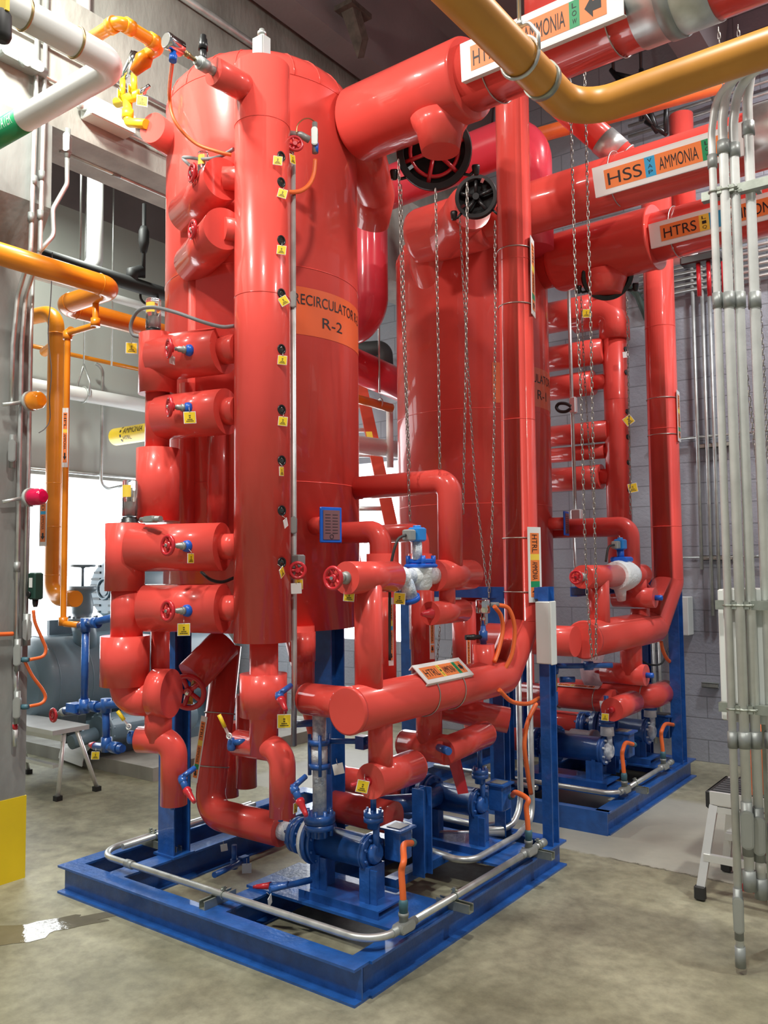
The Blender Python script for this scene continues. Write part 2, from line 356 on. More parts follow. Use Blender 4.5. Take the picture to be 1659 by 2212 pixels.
def vtag(px,py,label,s=.055,face=None,tilt=0,mt=None,x=None,y=None,z=None,d=None,wire=True,pl=None):
    """square hanging tag whose centre is seen at px,py"""
    c=at(px,py,x,y,z,d,pl); f=V(face) if face is not None else (CAM-c); f.z=0; f.normalize(); u=V((0,0,1)).cross(f).normalized(); w=V((0,0,1))
    R=Matrix.Rotation(math.radians(tilt),3,f); u=R@u; w=R@w
    t=thing('valve_tag',label,'tag',c,'hanging valve tags')
    m=M(); m.box(c,(s,s,.0022),(u,w,f)); m.fin('tag_rim',WHITE,t)
    if mt is None:
        m=M(); m.box(c+f*.0014,(s*.9,s*.9,.0012),(u,w,f)); m.fin('tag_face',YELLOW,t)
        m=M()
        for a,b,cw,chh in((0,.16,.16,.10),(0,.0,.14,.10),(0,-.16,.42,.08),(0,-.30,.62,.08)):
            k=int(cw/.1)+1
            for i in range(k): m.box(c+f*.0024+u*s*(a-cw/2+cw*(i+.5)/k)+w*s*b,(s*cw/k*.72,s*chh,.0006),(u,w,f))
        m.fin('print',INK,t)
    if wire: M().tube([c+w*s*.38,c+w*s*.6+f*.004,c+w*s*.95-f*.012],.0012,0,6,3,True,True,True).fin('tie',WIREM,t)
    return t
def wheel_m(c,n,R,nsp=5,rr=.009,hub=.02):
    m=M(); c=V(c); n=V(n).normalized(); u,w=basis(n); w=n.cross(u); m.ring(c,n,R,rr,30,8)
    for i in range(nsp):
        a=2*math.pi*i/nsp; e=u*math.cos(a)+w*math.sin(a); m.tube([c+e*hub*.5-n*.008,c+e*R*.55-n*.006,c+e*R],rr*.85,0,8,3)
    m.cyl(c-n*.022,c+n*.006,hub,hub*.8,14); return m
def bonnet(t,base,n,L,R,capm=None,wm=None,nsp=5,wl='red handwheel'):
    """hand-operated stem standing out of a valve body: cap, gland, stem, handwheel"""
    base=V(base); n=V(n).normalized()
    if capm: M().turn(base-n*.01,n,[(0,.026),(.012,.03),(.028,.026),(.034,.016)],18).fin('bonnet_cap',capm,t,'blue bonnet cap' if capm is BLUEC else None)
    M().turn(base+n*.02,n,[(0,.019),(.018,.019),(.018,.014),(.04,.014),(.042,.010),(.055,.010)],10).fin('packing_gland',GREY,t)
    M().cyl(base+n*.05,base+n*L,.0055,None,10).fin('stem',CHROME,t)
    wh=wheel_m(base+n*L,n,R,nsp).fin('handwheel',wm or RED2,t,wl); M().cyl(base+n*(L+.004),base+n*(L+.014),.008,None,6).fin('nut',CHROME,wh)
def chain(name,label,pts,link=.036,w=.0105,r=.0022,group='hand chains'):
    """links threaded along a path, every other one turned a quarter"""
    P=[V(p) for p in pts]; m=M(); seg=[(P[i+1]-P[i]).length for i in range(len(P)-1)]; tot=sum(seg); n=max(2,int(tot/(link*.74))); 
    for k in range(n):
        s=tot*(k+.5)/n; i=0
        while i<len(seg)-1 and s>seg[i]: s-=seg[i]; i+=1
        d=(P[i+1]-P[i]).normalized(); c=P[i]+d*s; u,v=basis(d)
        if k%2: u=v
        a=link*.5-w*.5; ring=[]
        for j in range(10):
            t=2*math.pi*j/10; q=c+u*(w*math.cos(t))*.62+d*(w*.62*math.sin(t)+(a*.8 if math.sin(t)>=0 else -a*.8)); ring.append(q)
        nn=d.cross(u); rings=[]
        for j in range(10):
            tg=(ring[(j+1)%10]-ring[j-1]).normalized(); b=tg.cross(nn); rings.append([ring[j]+(b*math.cos(2*math.pi*e/5)+nn*math.sin(2*math.pi*e/5))*r for e in range(5)])
        o=len(m.v); m.v+= [p for rg in rings for p in rg]
        for j in range(10):
            for e in range(5): m.f.append((o+j*5+e,o+((j+1)%10)*5+e,o+((j+1)%10)*5+(e+1)%5,o+j*5+(e+1)%5)); m.sm.append(True)
    o=m.fin(name,CHAINM); return tag(o,label,'chain',group)
def condulet(m,c,d,n,L=.12,w=.045,dp=.05):
    """oval conduit body: box with rounded ends, hubs and a cover"""
    c=V(c); d=V(d).normalized(); n=V(n).normalized(); u=d.cross(n); pts=[]
    for i in range(16):
        a=2*math.pi*i/16; s=(L/2-w/2)*(1 if math.sin(a)>=0 else -1); pts.append(c-n*dp/2+u*(w/2*math.cos(a))+d*(w/2*math.sin(a)+s))
    m.ext(pts,n*dp,False); m.cyl(c-d*(L/2+.03),c+d*(L/2+.03),w*.42,None,16)
def cover(c,d,n,L,w,dp,par):
    c=V(c); d=V(d).normalized(); n=V(n).normalized(); u=d.cross(n); m=M()
    for sc,z0,h in((.9,0,.004),(.68,.004,.002)):
        pts=[]
        for i in range(16):
            a=2*math.pi*i/16; s=(L/2-w/2)*(1 if math.sin(a)>=0 else -1); pts.append(c+n*(dp/2+z0)+u*(w/2*sc*math.cos(a))+d*(w/2*sc*math.sin(a)+s))
        m.ext(pts,n*h,False)
    return m.fin('cover',COVM,par)
# ================================================================ blue skids
ZT=.147
def ibeam(m,a,b,w=.10,h=ZT,tf=.011,tw=.009):
    """wide-flange beam lying from a to b (floor points)"""
    a=V(a); b=V(b); d=(b-a).normalized(); s=d.cross(V((0,0,1)))
    P=[(-w/2,0),(w/2,0),(w/2,tf),(tw/2,tf),(tw/2,h-tf),(w/2,h-tf),(w/2,h),(-w/2,h),(-w/2,h-tf),(-tw/2,h-tf),(-tw/2,tf),(-w/2,tf)]
    m.ext([a+s*x+V((0,0,z)) for x,z in P],b-a); return m
def channel(m,a,b,w=.05,h=ZT,t=.010,flip=1):
    a=V(a); b=V(b); d=(b-a).normalized(); s=d.cross(V((0,0,1)))*flip
    P=[(0,0),(w,0),(w,t),(t,t),(t,h-t),(w,h-t),(w,h),(0,h)]
    if flip<0: P=P[::-1]
    m.ext([a+s*x+V((0,0,z)) for x,z in P],b-a); return m
def post(m,x,y,z0,z1,sx=.075,sy=.09,t=.008):
    """upright wide-flange post, flanges facing +-y"""
    for q in(-1,1): m.bb((x-sx/2,y+q*(sy/2)-t/2,z0),(x+sx/2,y+q*(sy/2)+t/2,z1))
    m.bb((x-t/2,y-sy/2,z0),(x+t/2,y+sy/2,z1)); return m
def skid(label,y0,y1,front,legs,posts,tops):
    t=thing('equipment_skid',label,'skid',(-1.03,(y0+y1)/2,0),'equipment skids'); X0=-2.07
    m=M()
    if front: ibeam(m,(X0,y0+.05,0),(-.012,y0+.05,0))
    else: channel(m,(X0,y0,0),(-.01,y0,0),.06,ZT,.01,-1)
    m.fin('front_beam',BLUE,t)
    m=M(); ibeam(m,(-.05,y0+(.1 if front else .02),0),(-.05,y1-.012,0))
    for yy in (y1-.08,): m.bb((-.1,yy,.011),(-.046,yy+.008,ZT-.011))
    m.fin('right_beam',BLUE,t)
    m=M(); ibeam(m,(X0,y1-.05,0),(-.10,y1-.05,0)); m.fin('back_beam',BLUE,t)
    m=M(); ibeam(m,(X0+.05,y0+.1,0),(X0+.05,y1-.1,0)); m.fin('left_beam',BLUE,t)
    for x in(-1.69,-.92): m=M(); ibeam(m,(x,y0+.1,0),(x,y1-.1,0),.12); m.fin('inner_beam',BLUE,t)
    for py in(.56,1.53):
        m=M().bb((-1.0,y0+py-.19,ZT),(-.03,y0+py+.2,ZT+.013)); m.fin('pump_plate',BLUE,t)
    for x,y,sx,sy,z1 in legs: 
        m=M(); post(m,x,y,ZT,z1,sx,sy); m.box((x,y,ZT+.006),(sx+.04,sy+.04,.012)); m.fin('vessel_leg',BLUE,t)
    for x,y,z0,z1,sx,sy in posts: m=M(); post(m,x,y,z0,z1,sx,sy); m.fin('post',BLUE,t)
    for a,b in tops: 
        m=M(); a=V(a); b=V(b); d=(b-a).normalized(); s=d.cross(V((0,0,1))); P=[(0,0),(.05,0),(.05,.007),(.007,.007),(.007,.06),(.05,.06),(.05,.067),(0,.067)]
        m.ext([a+s*x+V((0,0,z)) for x,z in P],b-a); m.fin('top_rail',BLUE,t)
    m=M()
    m.bb((-.44,y0+.78,ZT),(-.37,y0+1.30,ZT+.045)); m.fin('cross_angle',BLUE,t)
    return t
VC1=V((-1.35,.84,0)); VR1=.565; VC2=V((-1.27,3.14,0)); VR2=.61
skid('blue steel skid nearest the camera, carrying the tank lettered R-2',0,1.98,True,
     [(-1.70,.49,.135,.11,1.5),(-.93,.93,.135,.11,1.46),(-1.3,1.38,.135,.11,1.5)],
     [(-.04,1.85,ZT,1.62,.062,.08),(-.31,.93,ZT+.04,.62,.07,.07),(-.345,1.84,ZT,1.1,.07,.07)],
     [((-.05,1.82,1.55),(-1.2,1.82,1.55))])
skid('blue steel skid by the block wall, carrying the tank lettered R-1',2.61,4.50,False,
     [(-1.62,2.75,.135,.11,1.56),(-.86,2.78,.135,.11,1.52),(-1.2,3.7,.135,.11,1.56)],
     [(-.06,4.26,ZT,1.62,.085,.11),(-.35,4.35,ZT,1.2,.07,.07),(-.31,3.48,ZT+.04,.62,.07,.07)],
     [((-.27,2.7,1.53),(-.27,3.6,1.53)),((-.06,4.26,1.55),(-.9,4.26,1.55))])
# ================================================================ recirculator vessels
def vessel(label,c,R,z0,z1,hd,seams,lines,zt,word,dec):
    t=thing('recirculator_vessel',label,'tank',(c.x,c.y,z0),'recirculator vessels')
    m=M(); prof=[(0,R*.2),(0,R)]+[(z1-z0,R)]+[(z1-z0+hd*math.sin(a),R*math.cos(a)) for a in [math.pi/2*i/9 for i in range(1,9)]]+[(z1-z0+hd,.001)]
    m.turn((c.x,c.y,z0),(0,0,1),prof,72); sh=m.fin('shell',RED,t)
    for k in range(seams):
        a=2*math.pi*(k+.3)/seams; pts=[V((c.x+R*1.001*math.cos(b)*math.cos(a),c.y+R*1.001*math.cos(b)*math.sin(a),z1+hd*math.sin(b)*1.003)) for b in[math.pi/2*i/9*.92 for i in range(10)]]
        M().tube(pts,.0035,0,6).fin('dome_seam',RED,sh)
    for z in lines: M().ring((c.x,c.y,z),(0,0,1),R,.0028,72,5).fin('shell_seam',RED,sh)
    mf=lambda e:(lambda u,v:V((c.x+(R+e)*math.cos(u/R),c.y+(R+e)*math.sin(u/R),v)))
    a0,a1,zb,za=dec; m=M(); quad(m,mf(.0015),a0*R,a1*R,zb,za,30); de=m.fin('name_decal',DECAL,t,'orange lettering decal')
    for s,ua,ub,va,vb in word: m=M(); write(m,s,mf(.0032),ua*R,ub*R,va,vb); m.fin('lettering',INK,de)
    return t
vr2=vessel('tall red insulated tank with domed top lettered RECIRCULATOR R-2',VC1,VR1,1.41,4.42,.30,22,(3.36,2.2,4.42),3.1,
  [('RECIRCULATOR R-2',-.50,.53,3.155,3.215),('R-2',-.19,.09,3.045,3.105)],(-.72,.72,2.99,3.25))
vr1=vessel('tall red insulated tank by the block wall lettered RECIRCULATOR R-1',VC2,VR2,1.53,4.17,.34,22,(2.9,2.2,4.17),3.1,
  [('RECIRCULATOR R-1',-.66,.50,3.125,3.195),('R-1',-.12,.12,3.0,3.075)],(-.80,.66,2.94,3.24))
# nameplate brackets
def nameplate(label,px,py,c,R,L,w,h,ang,par_note):
    a=math.radians(ang); n=V((math.cos(a),math.sin(a),0)); z=py; base=V((c.x,c.y,z))+n*(R-.02); tip=base+n*L; s=V((-n.y,n.x,0))
    t=thing('nameplate_bracket',label,'nameplate',base,'vessel nameplates')
    M().cyl(base,tip,w*.36,None,28).fin('stub',RED,t)
    M().box(tip+n*.006,(w,h,.012),(s,V((0,0,1)),n),.004).fin('blue_frame',BLUEC,t)
    p=M().box(tip+n*.0135,(w*.76,h*.82,.004),(s,V((0,0,1)),n)).fin('plate',mat('nameplate_metal',(.32,.16,.17),.3,.6,.06,12),t)
    m=M()
    for i in range(7):
        for k in range(2): m.box(tip+n*.016+s*(w*(-.17+.33*k))+V((0,0,h*(.28-.085*i))),(w*.24,h*.018,.001),(s,V((0,0,1)),n))
    m.ring(tip+n*.016-V((0,0,h*.33)),n,w*.08,.002,14,4); m.fin('print',INK,p)
nameplate('blue-framed nameplate standing off the R-2 tank above the red valve loop',0,1.965,VC1,VR1,.16,.135,.185,-16,0)
nameplate('blue-framed nameplate standing off the R-1 tank near the block wall',0,2.06,VC2,VR2,.14,.135,.185,10,0)
# ================================================================ pumps
def pump(label,y,z=.41,frosty=False,x1=-.27,k=1.0,frost_rim=False):
    t=thing('refrigerant_pump',label,'pump',(x1,y,ZT+.013),'refrigerant pumps'); t.scale=(k,k,k); X=V((1,0,0)); zb=ZT+.013; z=zb+(z-zb)/k
    m=M(); channel(m,(-.68,y-.105,zb),(-.20,y-.105,zb),.21,.038,.008,-1); m.fin('base',BLUE,t)
    for x in(-.60,-.295):
        m=M(); m.bb((x-.012,y-.06,zb+.038),(x+.012,y+.06,z-.05)); m.bb((x-.05,y-.055,zb+.038),(x+.05,y-.045,z-.06)); m.fin('foot',BLUE,t)
    m=M(); m.turn((x1-.415,y,z),X,[(0,.07),(0,.108),(.022,.108),(.022,.118),(.05,.118),(.05,.104),(.056,.104),(.056,.112),(.075,.112),(.075,.08)],40); m.bolts((x1-.415+.075,y,z),X,.098,10,.008,.012); m.fin('volute',BLUE,t)
    M().turn((x1-.34,y,z),X,[(0,.074),(.27,.074),(.27,.082),(.285,.082),(.285,.078),(.29,.082),(.305,.082),(.305,.045)],36).fin('motor_can',BLUE,t)
    m=M(); m.turn((x1-.035,y,z),X,[(0,.05),(.02,.05),(.035,.035),(.035,.03)],24); m.bolts((x1-.035,y,z),X,.067,8,.007,.012); m.cyl((x1-.015,y,z+.01),(x1-.015,y,z+.14),.016,None,14); m.fin('end_cover',FROST if frosty else BLUE,t,'frosted end cover' if frosty else None)
    m=M(); m.turn((x1-.03,y,z+.115),(0,0,1),[(0,.03),(.03,.03),(.03,.047),(.052,.047),(.052,.042),(.056,.047),(.078,.047),(.078,.02)],26); m.bolts((x1-.03,y,z+.175),(0,0,1),.036,6,.006,.03); m.cyl((x1-.03,y,z+.19),(x1-.03,y,z+.32),.014,None,14); m.fin('relief_flange',BLUE,t)
    m=M(); m.bb((x1-.02,y+.065,z-.045),(x1+.075,y+.165,z+.095),.006); m.bb((x1-.035,y+.05,z+.095),(x1+.09,y+.18,z+.105)); jb=m.fin('terminal_box',BLUE,t)
    M().bb((x1-.01,y+.075,z+.1055),(x1+.065,y+.155,z+.108)).fin('plate',mat('box_plate',(.30,.30,.27),.4,.4),jb)
    if frost_rim: M().turn((x1-.425,y,z),X,[(0,.09),(.002,.108),(.02,.112),(.026,.108)],36).fin('frost_rim',ICE,t,'white frost on the casing rim')
    # suction flanges and neck
    m=M(); m.turn((x1-.52,y,z),X,[(0,.05),(0,.085),(.024,.085),(.024,.08),(.03,.08),(.03,.088),(.056,.088),(.056,.05),(.11,.055)],32); m.bolts((x1-.492,y,z),X,.07,8,.008,.045); m.fin('suction_flange',BLUE,t)
    return t
Y1,Y2,Y3,Y4=.51,1.50,3.20,4.10
pump('blue canned motor pump nearest the camera on the R-2 skid',Y1,frost_rim=True)
pump('blue canned motor pump at the back of the R-2 skid, under the red oil valve',Y2)
pump('blue canned motor pump with frosted end at the front of the R-1 skid',Y3,.41,True,-.2,1.22)
pump('blue canned motor pump with frosted end closest to the block wall',Y4,.40,True,-.2,1.22)
def solo(m,name,mt,label,cat,group=None): return tag(m.fin(name,mt),label,cat,group)
# frosted suction stubs and discharge columns of the pumps
def fr(a,b,r,label,mt=FROST): return solo(M().cyl(a,b,r,None,24),'pipe_stub',mt,label,'pipe','frosted pipe stubs')
fr((-.89,Y1,.41),(-.785,Y1,.41),.047,'frosted white pipe stub between the red suction elbow and the nearest pump')
# ================================================================ red insulated piping of the R-2 skid
UPZ=V((0,0,1)); XX=V((1,0,0)); YY=V((0,1,0))
def vz(m,px,w,yt,yb,seg=40,**pl):
    p=at(px,(yt+yb)/2,**pl); r=rad(w,p); zt=at(px,yt,**pl).z; zb=at(px,yb,**pl).z
    m.cyl((p.x,p.y,zb),(p.x,p.y,zt),r,None,seg); return V((p.x,p.y,zt)),V((p.x,p.y,zb)),r
def hz(m,a,b,w,seg=36,**pl):
    p=at(*a,**pl); q=at(*b,**pl); z=(p.z+q.z)/2; p.z=q.z=z; r=rad(w,(p+q)/2); m.cyl(p,q,r,None,seg); return p,q,r
FR=dict(y=.19)
class PL:
    """upright plane through the column and a pot"""
    def __init__(s,p,q): s.o=V(p); d=V(q)-V(p); d.z=0; s.d=d.normalized(); s.n=s.d.cross(V((0,0,1)))
    def at(s,px,py):
        r=at(px,py,d=1)-CAM; return CAM+r*((s.o-CAM).dot(s.n)/r.dot(s.n))
# ---- level column
cp=at(567,800,**FR); zt=at(565,150,**FR).z; zb=at(567,1386,**FR).z; cr=rad(121,cp)
lc=thing('level_column','tall red level column with a row of sight glasses, in front of the R-2 tank','column',(cp.x,cp.y,zb),'level columns')
M().cyl((cp.x,cp.y,zb),(cp.x,cp.y,zt),cr,None,48).fin('upper_sleeve',RED,lc)
m=M()
for y in(280,648): m.ring((cp.x,cp.y,at(567,y,**FR).z),UPZ,cr,.002,48,5)
m.fin('sleeve_seam',RED,lc)
m=M(); vz(m,570,62,1380,1630,**FR); m.fin('lower_pipe',RED,lc)
m=M(); vz(m,569,102,1455,1546,**FR); m.fin('lower_sleeve',RED,lc)
pe=at(513,1620,**FR); pk=at(610,1620,**FR); pb=at(610,1763,**FR); pe.z=pk.z
m=M(); m.tube([pe,pk,V((pk.x,pk.y,pb.z))],rad(57,pk),.075,30); m.fin('drain_leg',RED,lc)
M().turn((pk.x-.012,pk.y,pb.z-.025),UPZ,[(0,.012),(.012,.012),(.012,.017),(.03,.017)],12).fin('drain_plug',BLUE,lc)
nz0=V((cp.x,cp.y-.02,at(545,222,**FR).z)); nz1=V((cp.x-.02,cp.y-.30,nz0.z))
m=M(); m.cyl(nz0,nz1,.064,None,32); nzl=m.fin('side_nozzle',RED,lc)
for i,(px,py) in enumerate(((603,335),(604,392),(603,517),(605,633),(607,754),(608,885),(609,995),(609,1103),(607,1215))):
    z=at(px,py,x=cp.x+cr).z; n=V((math.cos(math.radians(-4)),math.sin(math.radians(-4)),0)); c=V((cp.x,cp.y,z))+n*cr
    g=M().turn(c-n*.03,n,[(0,.024),(.034,.024),(.034,.019),(.03,.019)],22).fin('sight_glass',BLACK,lc); M().turn(c-n*.004,n,[(0,.0185),(.004,.016),(.007,.010),(.008,.001)],18).fin('lens',DGLASS,g)
# transmitter on the nozzle
n=YY*-1; tp=nz1
t=thing('pressure_transmitter','steel pressure transmitter on the side nozzle at the top of the level column','transmitter',tp)
m=M(); m.turn(tp+YY*.01,n,[(0,.022),(.02,.022),(.025,.02),(.05,.02),(.05,.03),(.10,.03),(.10,.02),(.12,.018)],20); m.fin('valve_body',GREY,t)
m=M(); m.cyl(tp+n*.065,tp+n*.065+UPZ*.075,.017,None,16); m.turn(tp+n*.065+UPZ*.07,UPZ,[(0,.022),(.03,.022),(.034,.019),(.05,.019),(.053,.015),(.07,.014)],16); m.fin('cap',BLACK,t,'black ribbed valve cap')
M().turn(tp+n*.115,n+UPZ*.05,[(0,.010),(.03,.010),(.03,.014),(.055,.014),(.055,.010),(.075,.010)],12).fin('coupling',BRASS,t)
m=M(); hd=tp+n*.215+UPZ*.01; m.turn(hd+YY*.03,n,[(0,.02),(.008,.034),(.07,.034),(.075,.036),(.09,.036),(.095,.03)],26); m.fin('sensor_head',CHROME,t)
M().turn(hd-YY*.02-UPZ*.03,V((0,-.1,-1)),[(0,.012),(.02,.012),(.02,.018),(.05,.017)],14).fin('cable_gland',BLUEC,t)
hp=[hd-YY*.025-UPZ*.07]+[at(px,py,y=yy) for px,py,yy in((366,205,-.14),(378,262,-.12),(420,308,-.05),(470,328,.0),(500,335,.05))]
solo(M().tube(hp,.0085,0,10,8,True,True,True),'flexible_hose',ORHOSE,'thin red-orange flexible hose drooping from the transmitter to the level column','hose')
# junction box on top
jb=at(560,108,y=.19); t=thing('junction_box','grey-green junction box standing on top of the level column','junction box',V((cp.x,cp.y,zt)))
q=V((cp.x-.004,cp.y,zt+.10)); M().box(q,(.072,.055,.12),None,.004).fin('housing',PVC,t); M().box(q+V((0,-.031,0)),(.066,.006,.11),None,.002).fin('lid',GREY,t)
M().turn((q.x,q.y,q.z+.055),UPZ,[(0,.017),(.02,.017),(.02,.022),(.035,.022),(.04,.014),(.05,.013)],16).fin('hub',GALV,t); M().turn((q.x,q.y,zt-.002),UPZ,[(0,.03),(.045,.03)],16).fin('stem',GALV,t)
vtag(588,140,'yellow tag lying on the top rim of the level column beside the junction box',.06,None,25,x=cp.x+.06)
for i,(px,py,tl,who) in enumerate(((600,347,-4,'topmost sight glass'),(610,418,-14,'second sight glass from the top'),(608,540,-5,'third sight glass from the top'),(613,650,32,'tilted fourth sight glass from the top'),(610,778,-4,'fifth sight glass from the top'),(611,910,-5,'sixth sight glass from the top'),(608,1018,4,'seventh sight glass from the top'),(609,1236,30,'lowest sight glass'))):
    edge=i in(6,7); f=V((.72,-.69,0)) if not edge else V((.95,.30,0))
    vtag(px,py,'yellow tag hanging from the '+who+' of the level column',.044,f,tl,x=cp.x+cr+.014)
vtag(617,1130,'white edge-on tag hanging from the eighth sight glass of the level column',.04,V((.95,.30,0)),25,WHITE,x=cp.x+cr+.012)
# ---- upper and lower float pots left of the column
pU=at(341,900,y=.05); pL_=at(270,1300,y=-.10)
PLU=PL(cp,pU); PLL=PL(cp,pL_)
for q in(PLU,PLL):
    if q.n.dot(CAM-cp)<0: q.n=-q.n
    if q.d.x<0: q.d=-q.d
def off(q,e): r=PL(q.o+q.n*e,q.o+q.n*e+q.d); r.n=q.n; return r
FU=dict(pl=PLU); FL=dict(pl=PLL)
up=thing('float_pot','red upper float pot left of the level column, stepped in three sleeves','float pot',at(341,1100,**FU),'float pots')
m=M(); vz(m,341,81,724,852,**FU); m.fin('upper_sleeve',RED,up); m=M(); vz(m,340,52,840,975,**FU); m.fin('neck',RED,up); m=M(); vz(m,341,92,970,1126,**FU); m.fin('lower_sleeve',RED,up)
lp=thing('float_pot','red lower float pot standing further left, with a rounded elbow at its foot','float pot',at(270,1470,**FL),'float pots')
m=M(); vz(m,270,84,1131,1276,**FL); m.fin('upper_sleeve',RED,lp); m=M(); vz(m,274,68,1270,1378,**FL); m.fin('neck',RED,lp); m=M(); vz(m,270,104,1373,1480,**FL); m.fin('lower_sleeve',RED,lp)
a=at(273,1470,**FL); b=at(273,1510,**FL); c=at(335,1510,**FL); c.z=b.z; b=V((a.x,a.y,b.z))
m=M(); m.tube([a,b,c],rad(70,a),.07,30); m.fin('elbow',RED,lp)
a2=at(333,1497,**FL); b2=at(371,1497,**FL); b2.z=a2.z; m=M(); m.cyl(a2,b2,rad(104,a2),None,36); m.fin('end_sleeve',RED,lp)
m=M(); vz(m,342,58,1520,1600,**FL); m.fin('lower_pipe',RED,lp)
pe=at(300,1600,**FL); pk=at(376,1600,**FL); pe.z=pk.z; pb=at(376,1738,**FL); m=M(); m.tube([pe,pk,V((pk.x,pk.y,pb.z))],rad(57,pk),.075,30); m.fin('drain_leg',RED,lp)
M().turn((pk.x-.01,pk.y,pb.z-.025),UPZ,[(0,.012),(.012,.012),(.012,.017),(.03,.017)],12).fin('drain_plug',BLUE,lp)
# ---- insulated angle valves between pots and column
def ivalve(label,q,a,b,w,neck,wn,cap,n,L,R=.043):
    pl=dict(pl=q); t=thing('insulated_valve',label,'valve',at(*a,**pl),'insulated valves')
    m=M(); p,e,r=hz(m,a,b,w,**pl); m.fin('body',RED,t)
    m=M(); k=at(*neck,**pl); k.z=e.z; m.cyl(e-(e-p).normalized()*.01,k,rad(wn,e),None,30); m.fin('neck',RED,t)
    base=at(*cap,pl=off(q,r*.93)); bonnet(t,base,n,L,R,BLUEC); return r
r1=ivalve('red insulated valve bridging the upper float pot to the level column, upper of two',PLU,(340,775),(483,757),100,(514,754),62,(411,757),(-.42,-.9,0),.105)
ivalve('red insulated valve with a yellow tag, bridging the upper float pot to the level column',PLU,(352,903),(490,888),98,(514,885),60,(408,882),(-.42,-.9,0),.095)
ivalve('red insulated valve bridging the lower float pot to the level column, upper of two',PLL,(290,1183),(481,1182),103,(516,1180),56,(406,1180),(-.05,-1,.03),.115)
ivalve('red insulated valve with a hanging yellow tag, lowest on the level column',PLL,(316,1314),(483,1313),103,(516,1312),56,(406,1319),(-.05,-1,.03),.115)
fo=off(PLU,r1+.03); fl_=off(PLL,r1+.03)
vtag(410,902,'yellow tag on the second insulated valve beside the upper float pot',.058,None,4,pl=fo)
vtag(397,1360,'yellow tag under the lowest insulated valve of the level column',.058,None,0,pl=fl_)
vtag(412,1206,'thin tag edge-on under the blue cap of the third insulated valve',.046,V((.97,.2,0)),0,pl=fl_)
vtag(372,778,'pale tag edge-on hanging below the topmost bridging valve handwheel',.04,V((.97,.2,0)),0,WHITE,pl=fo)
vtag(284,752,'yellow tag hanging by the flexible conduit at the top of the upper float pot',.058,None,0,pl=PLU)
for lab,p0,p1,w,cap in(('upper red slanted valve between the R-2 tank and the top of the level column',(421,447),(483,386),92,(450,383)),('lower red slanted valve between the R-2 tank and the top of the level column',(430,556),(484,494),92,(451,504))):
    a=at(*p0,y=.25); b=at(*p1,z=a.z)
    t=thing('insulated_valve',lab,'valve',a,'insulated valves'); d_=(b-a).normalized(); M().cyl(a-d_*.12,b,rad(w,b),None,36).fin('body',RED,t); M().cyl(b,V((cp.x-.06,cp.y+.03,b.z)),rad(50,b),None,24).fin('neck',RED,t)
    n_=d_.cross(UPZ); n_=n_ if n_.dot(CAM-b)>0 else -n_; base=(a+b)/2+n_*rad(w,b)*.72+UPZ*rad(w,b)*.62; base=at(*cap,y=base.y); bonnet(t,base,(-.35,-.93,.02),.085,.042,BLUEC)
# pipes seen between pot and column, standing against the tank
for px,w,yt,yb,yy,lab in((432,56,608,1140,.34,'red vertical pipe against the R-2 tank, behind the float pot valves'),(406,38,830,1135,.27,'slim red vertical pipe just right of the upper float pot'),(346,40,1360,1470,.05,'red vertical pipe behind the lower float pot valves'),(470,46,930,1140,.30,'red vertical pipe behind the level column, left side')):
    m=M(); vz(m,px,w,yt,yb,y=yy); solo(m,'insulated_pipe',RED,lab,'pipe','insulated pipes')
# ---- glass float switches with grey conduit whips
def fswitch(label,px,w,yt,yb,yy,tagl):
    t=thing('float_switch',label,'float switch',at(px,yb,y=yy),'glass float switches'); p=at(px,yb,y=yy); r=rad(w,p); h=at(px,yt,y=yy).z-p.z
    M().turn(p-UPZ*.012,UPZ,[(0,r*1.25),(.012,r*1.25),(.014,r*1.1),(.028,r*1.1),(.03,r*.95),(.038,r*.95)],24).fin('base',BLACK,t)
    M().turn(p+UPZ*.03,UPZ,[(0,r),(h-.04,r),(h-.034,r*.93),(h-.03,.002)],28).fin('glass',GLASS,t)
    m=M(); m.cyl(p+UPZ*.03,p+UPZ*(.03+h*.35),r*.45,None,14); m.cyl(p+UPZ*.03+V((r*.3,0,0)),p+UPZ*(h*.8)+V((r*.3,0,0)),r*.1,None,8); m.cyl(p+UPZ*(.03+h*.3),p+UPZ*(.03+h*.55),r*.16,None,8); m.fin('switch_works',GREY,t)
    n=V((.6,-.8,0)); m=M(); mp=lambda u,v:p+UPZ*v+V((math.cos(u),math.sin(u),0))*(r*1.012); quad(m,mp,-1.9,-.5,h*.58,h*.86,8); m.fin('warning_label',SYEL,t)
fswitch('clear glass float switch with a yellow label on the upper float pot',331,32,646,722,pU.y,0)
fswitch('clear glass float switch on the lower float pot, in front of the bright window',280,32,1036,1128,pL_.y,0)
fswitch('clear glass float switch beside the upper slanted valve, high on the R-2 tank',439,24,328,402,.20,0)
def whip(label,pts,r=.009,mt=FLEX,nm='flexible_conduit',cat='conduit'):
    return solo(M().tube(pts,r,0,12,8,True,True,True),nm,mt,label,cat,'flexible conduits')
whip('grey flexible conduit arching from the upper float pot switch to the level column',[at(*q,y=yy) for q,yy in(((303,728),.0),((286,722),-.02),((283,700),-.03),((298,672),-.04),((330,664),-.04),((380,675),-.02),((440,696),.03),((480,706),.08),((507,704),.14))],.0095)
whip('grey flexible conduit curling from the upper slanted valve to the level column',[at(*q,y=yy) for q,yy in(((432,385),.14),((415,362),.16),((396,343),.22),((405,340),.2),((440,344),.18),((475,338),.17),((505,322),.17))],.0095)
whip('dark cable looping under the third insulated valve to the level column',[at(*q,y=yy) for q,yy in(((435,1236),.2),((455,1252),.19),((480,1257),.18),((506,1248),.17))],.008,RUBBER,'cable','cable')
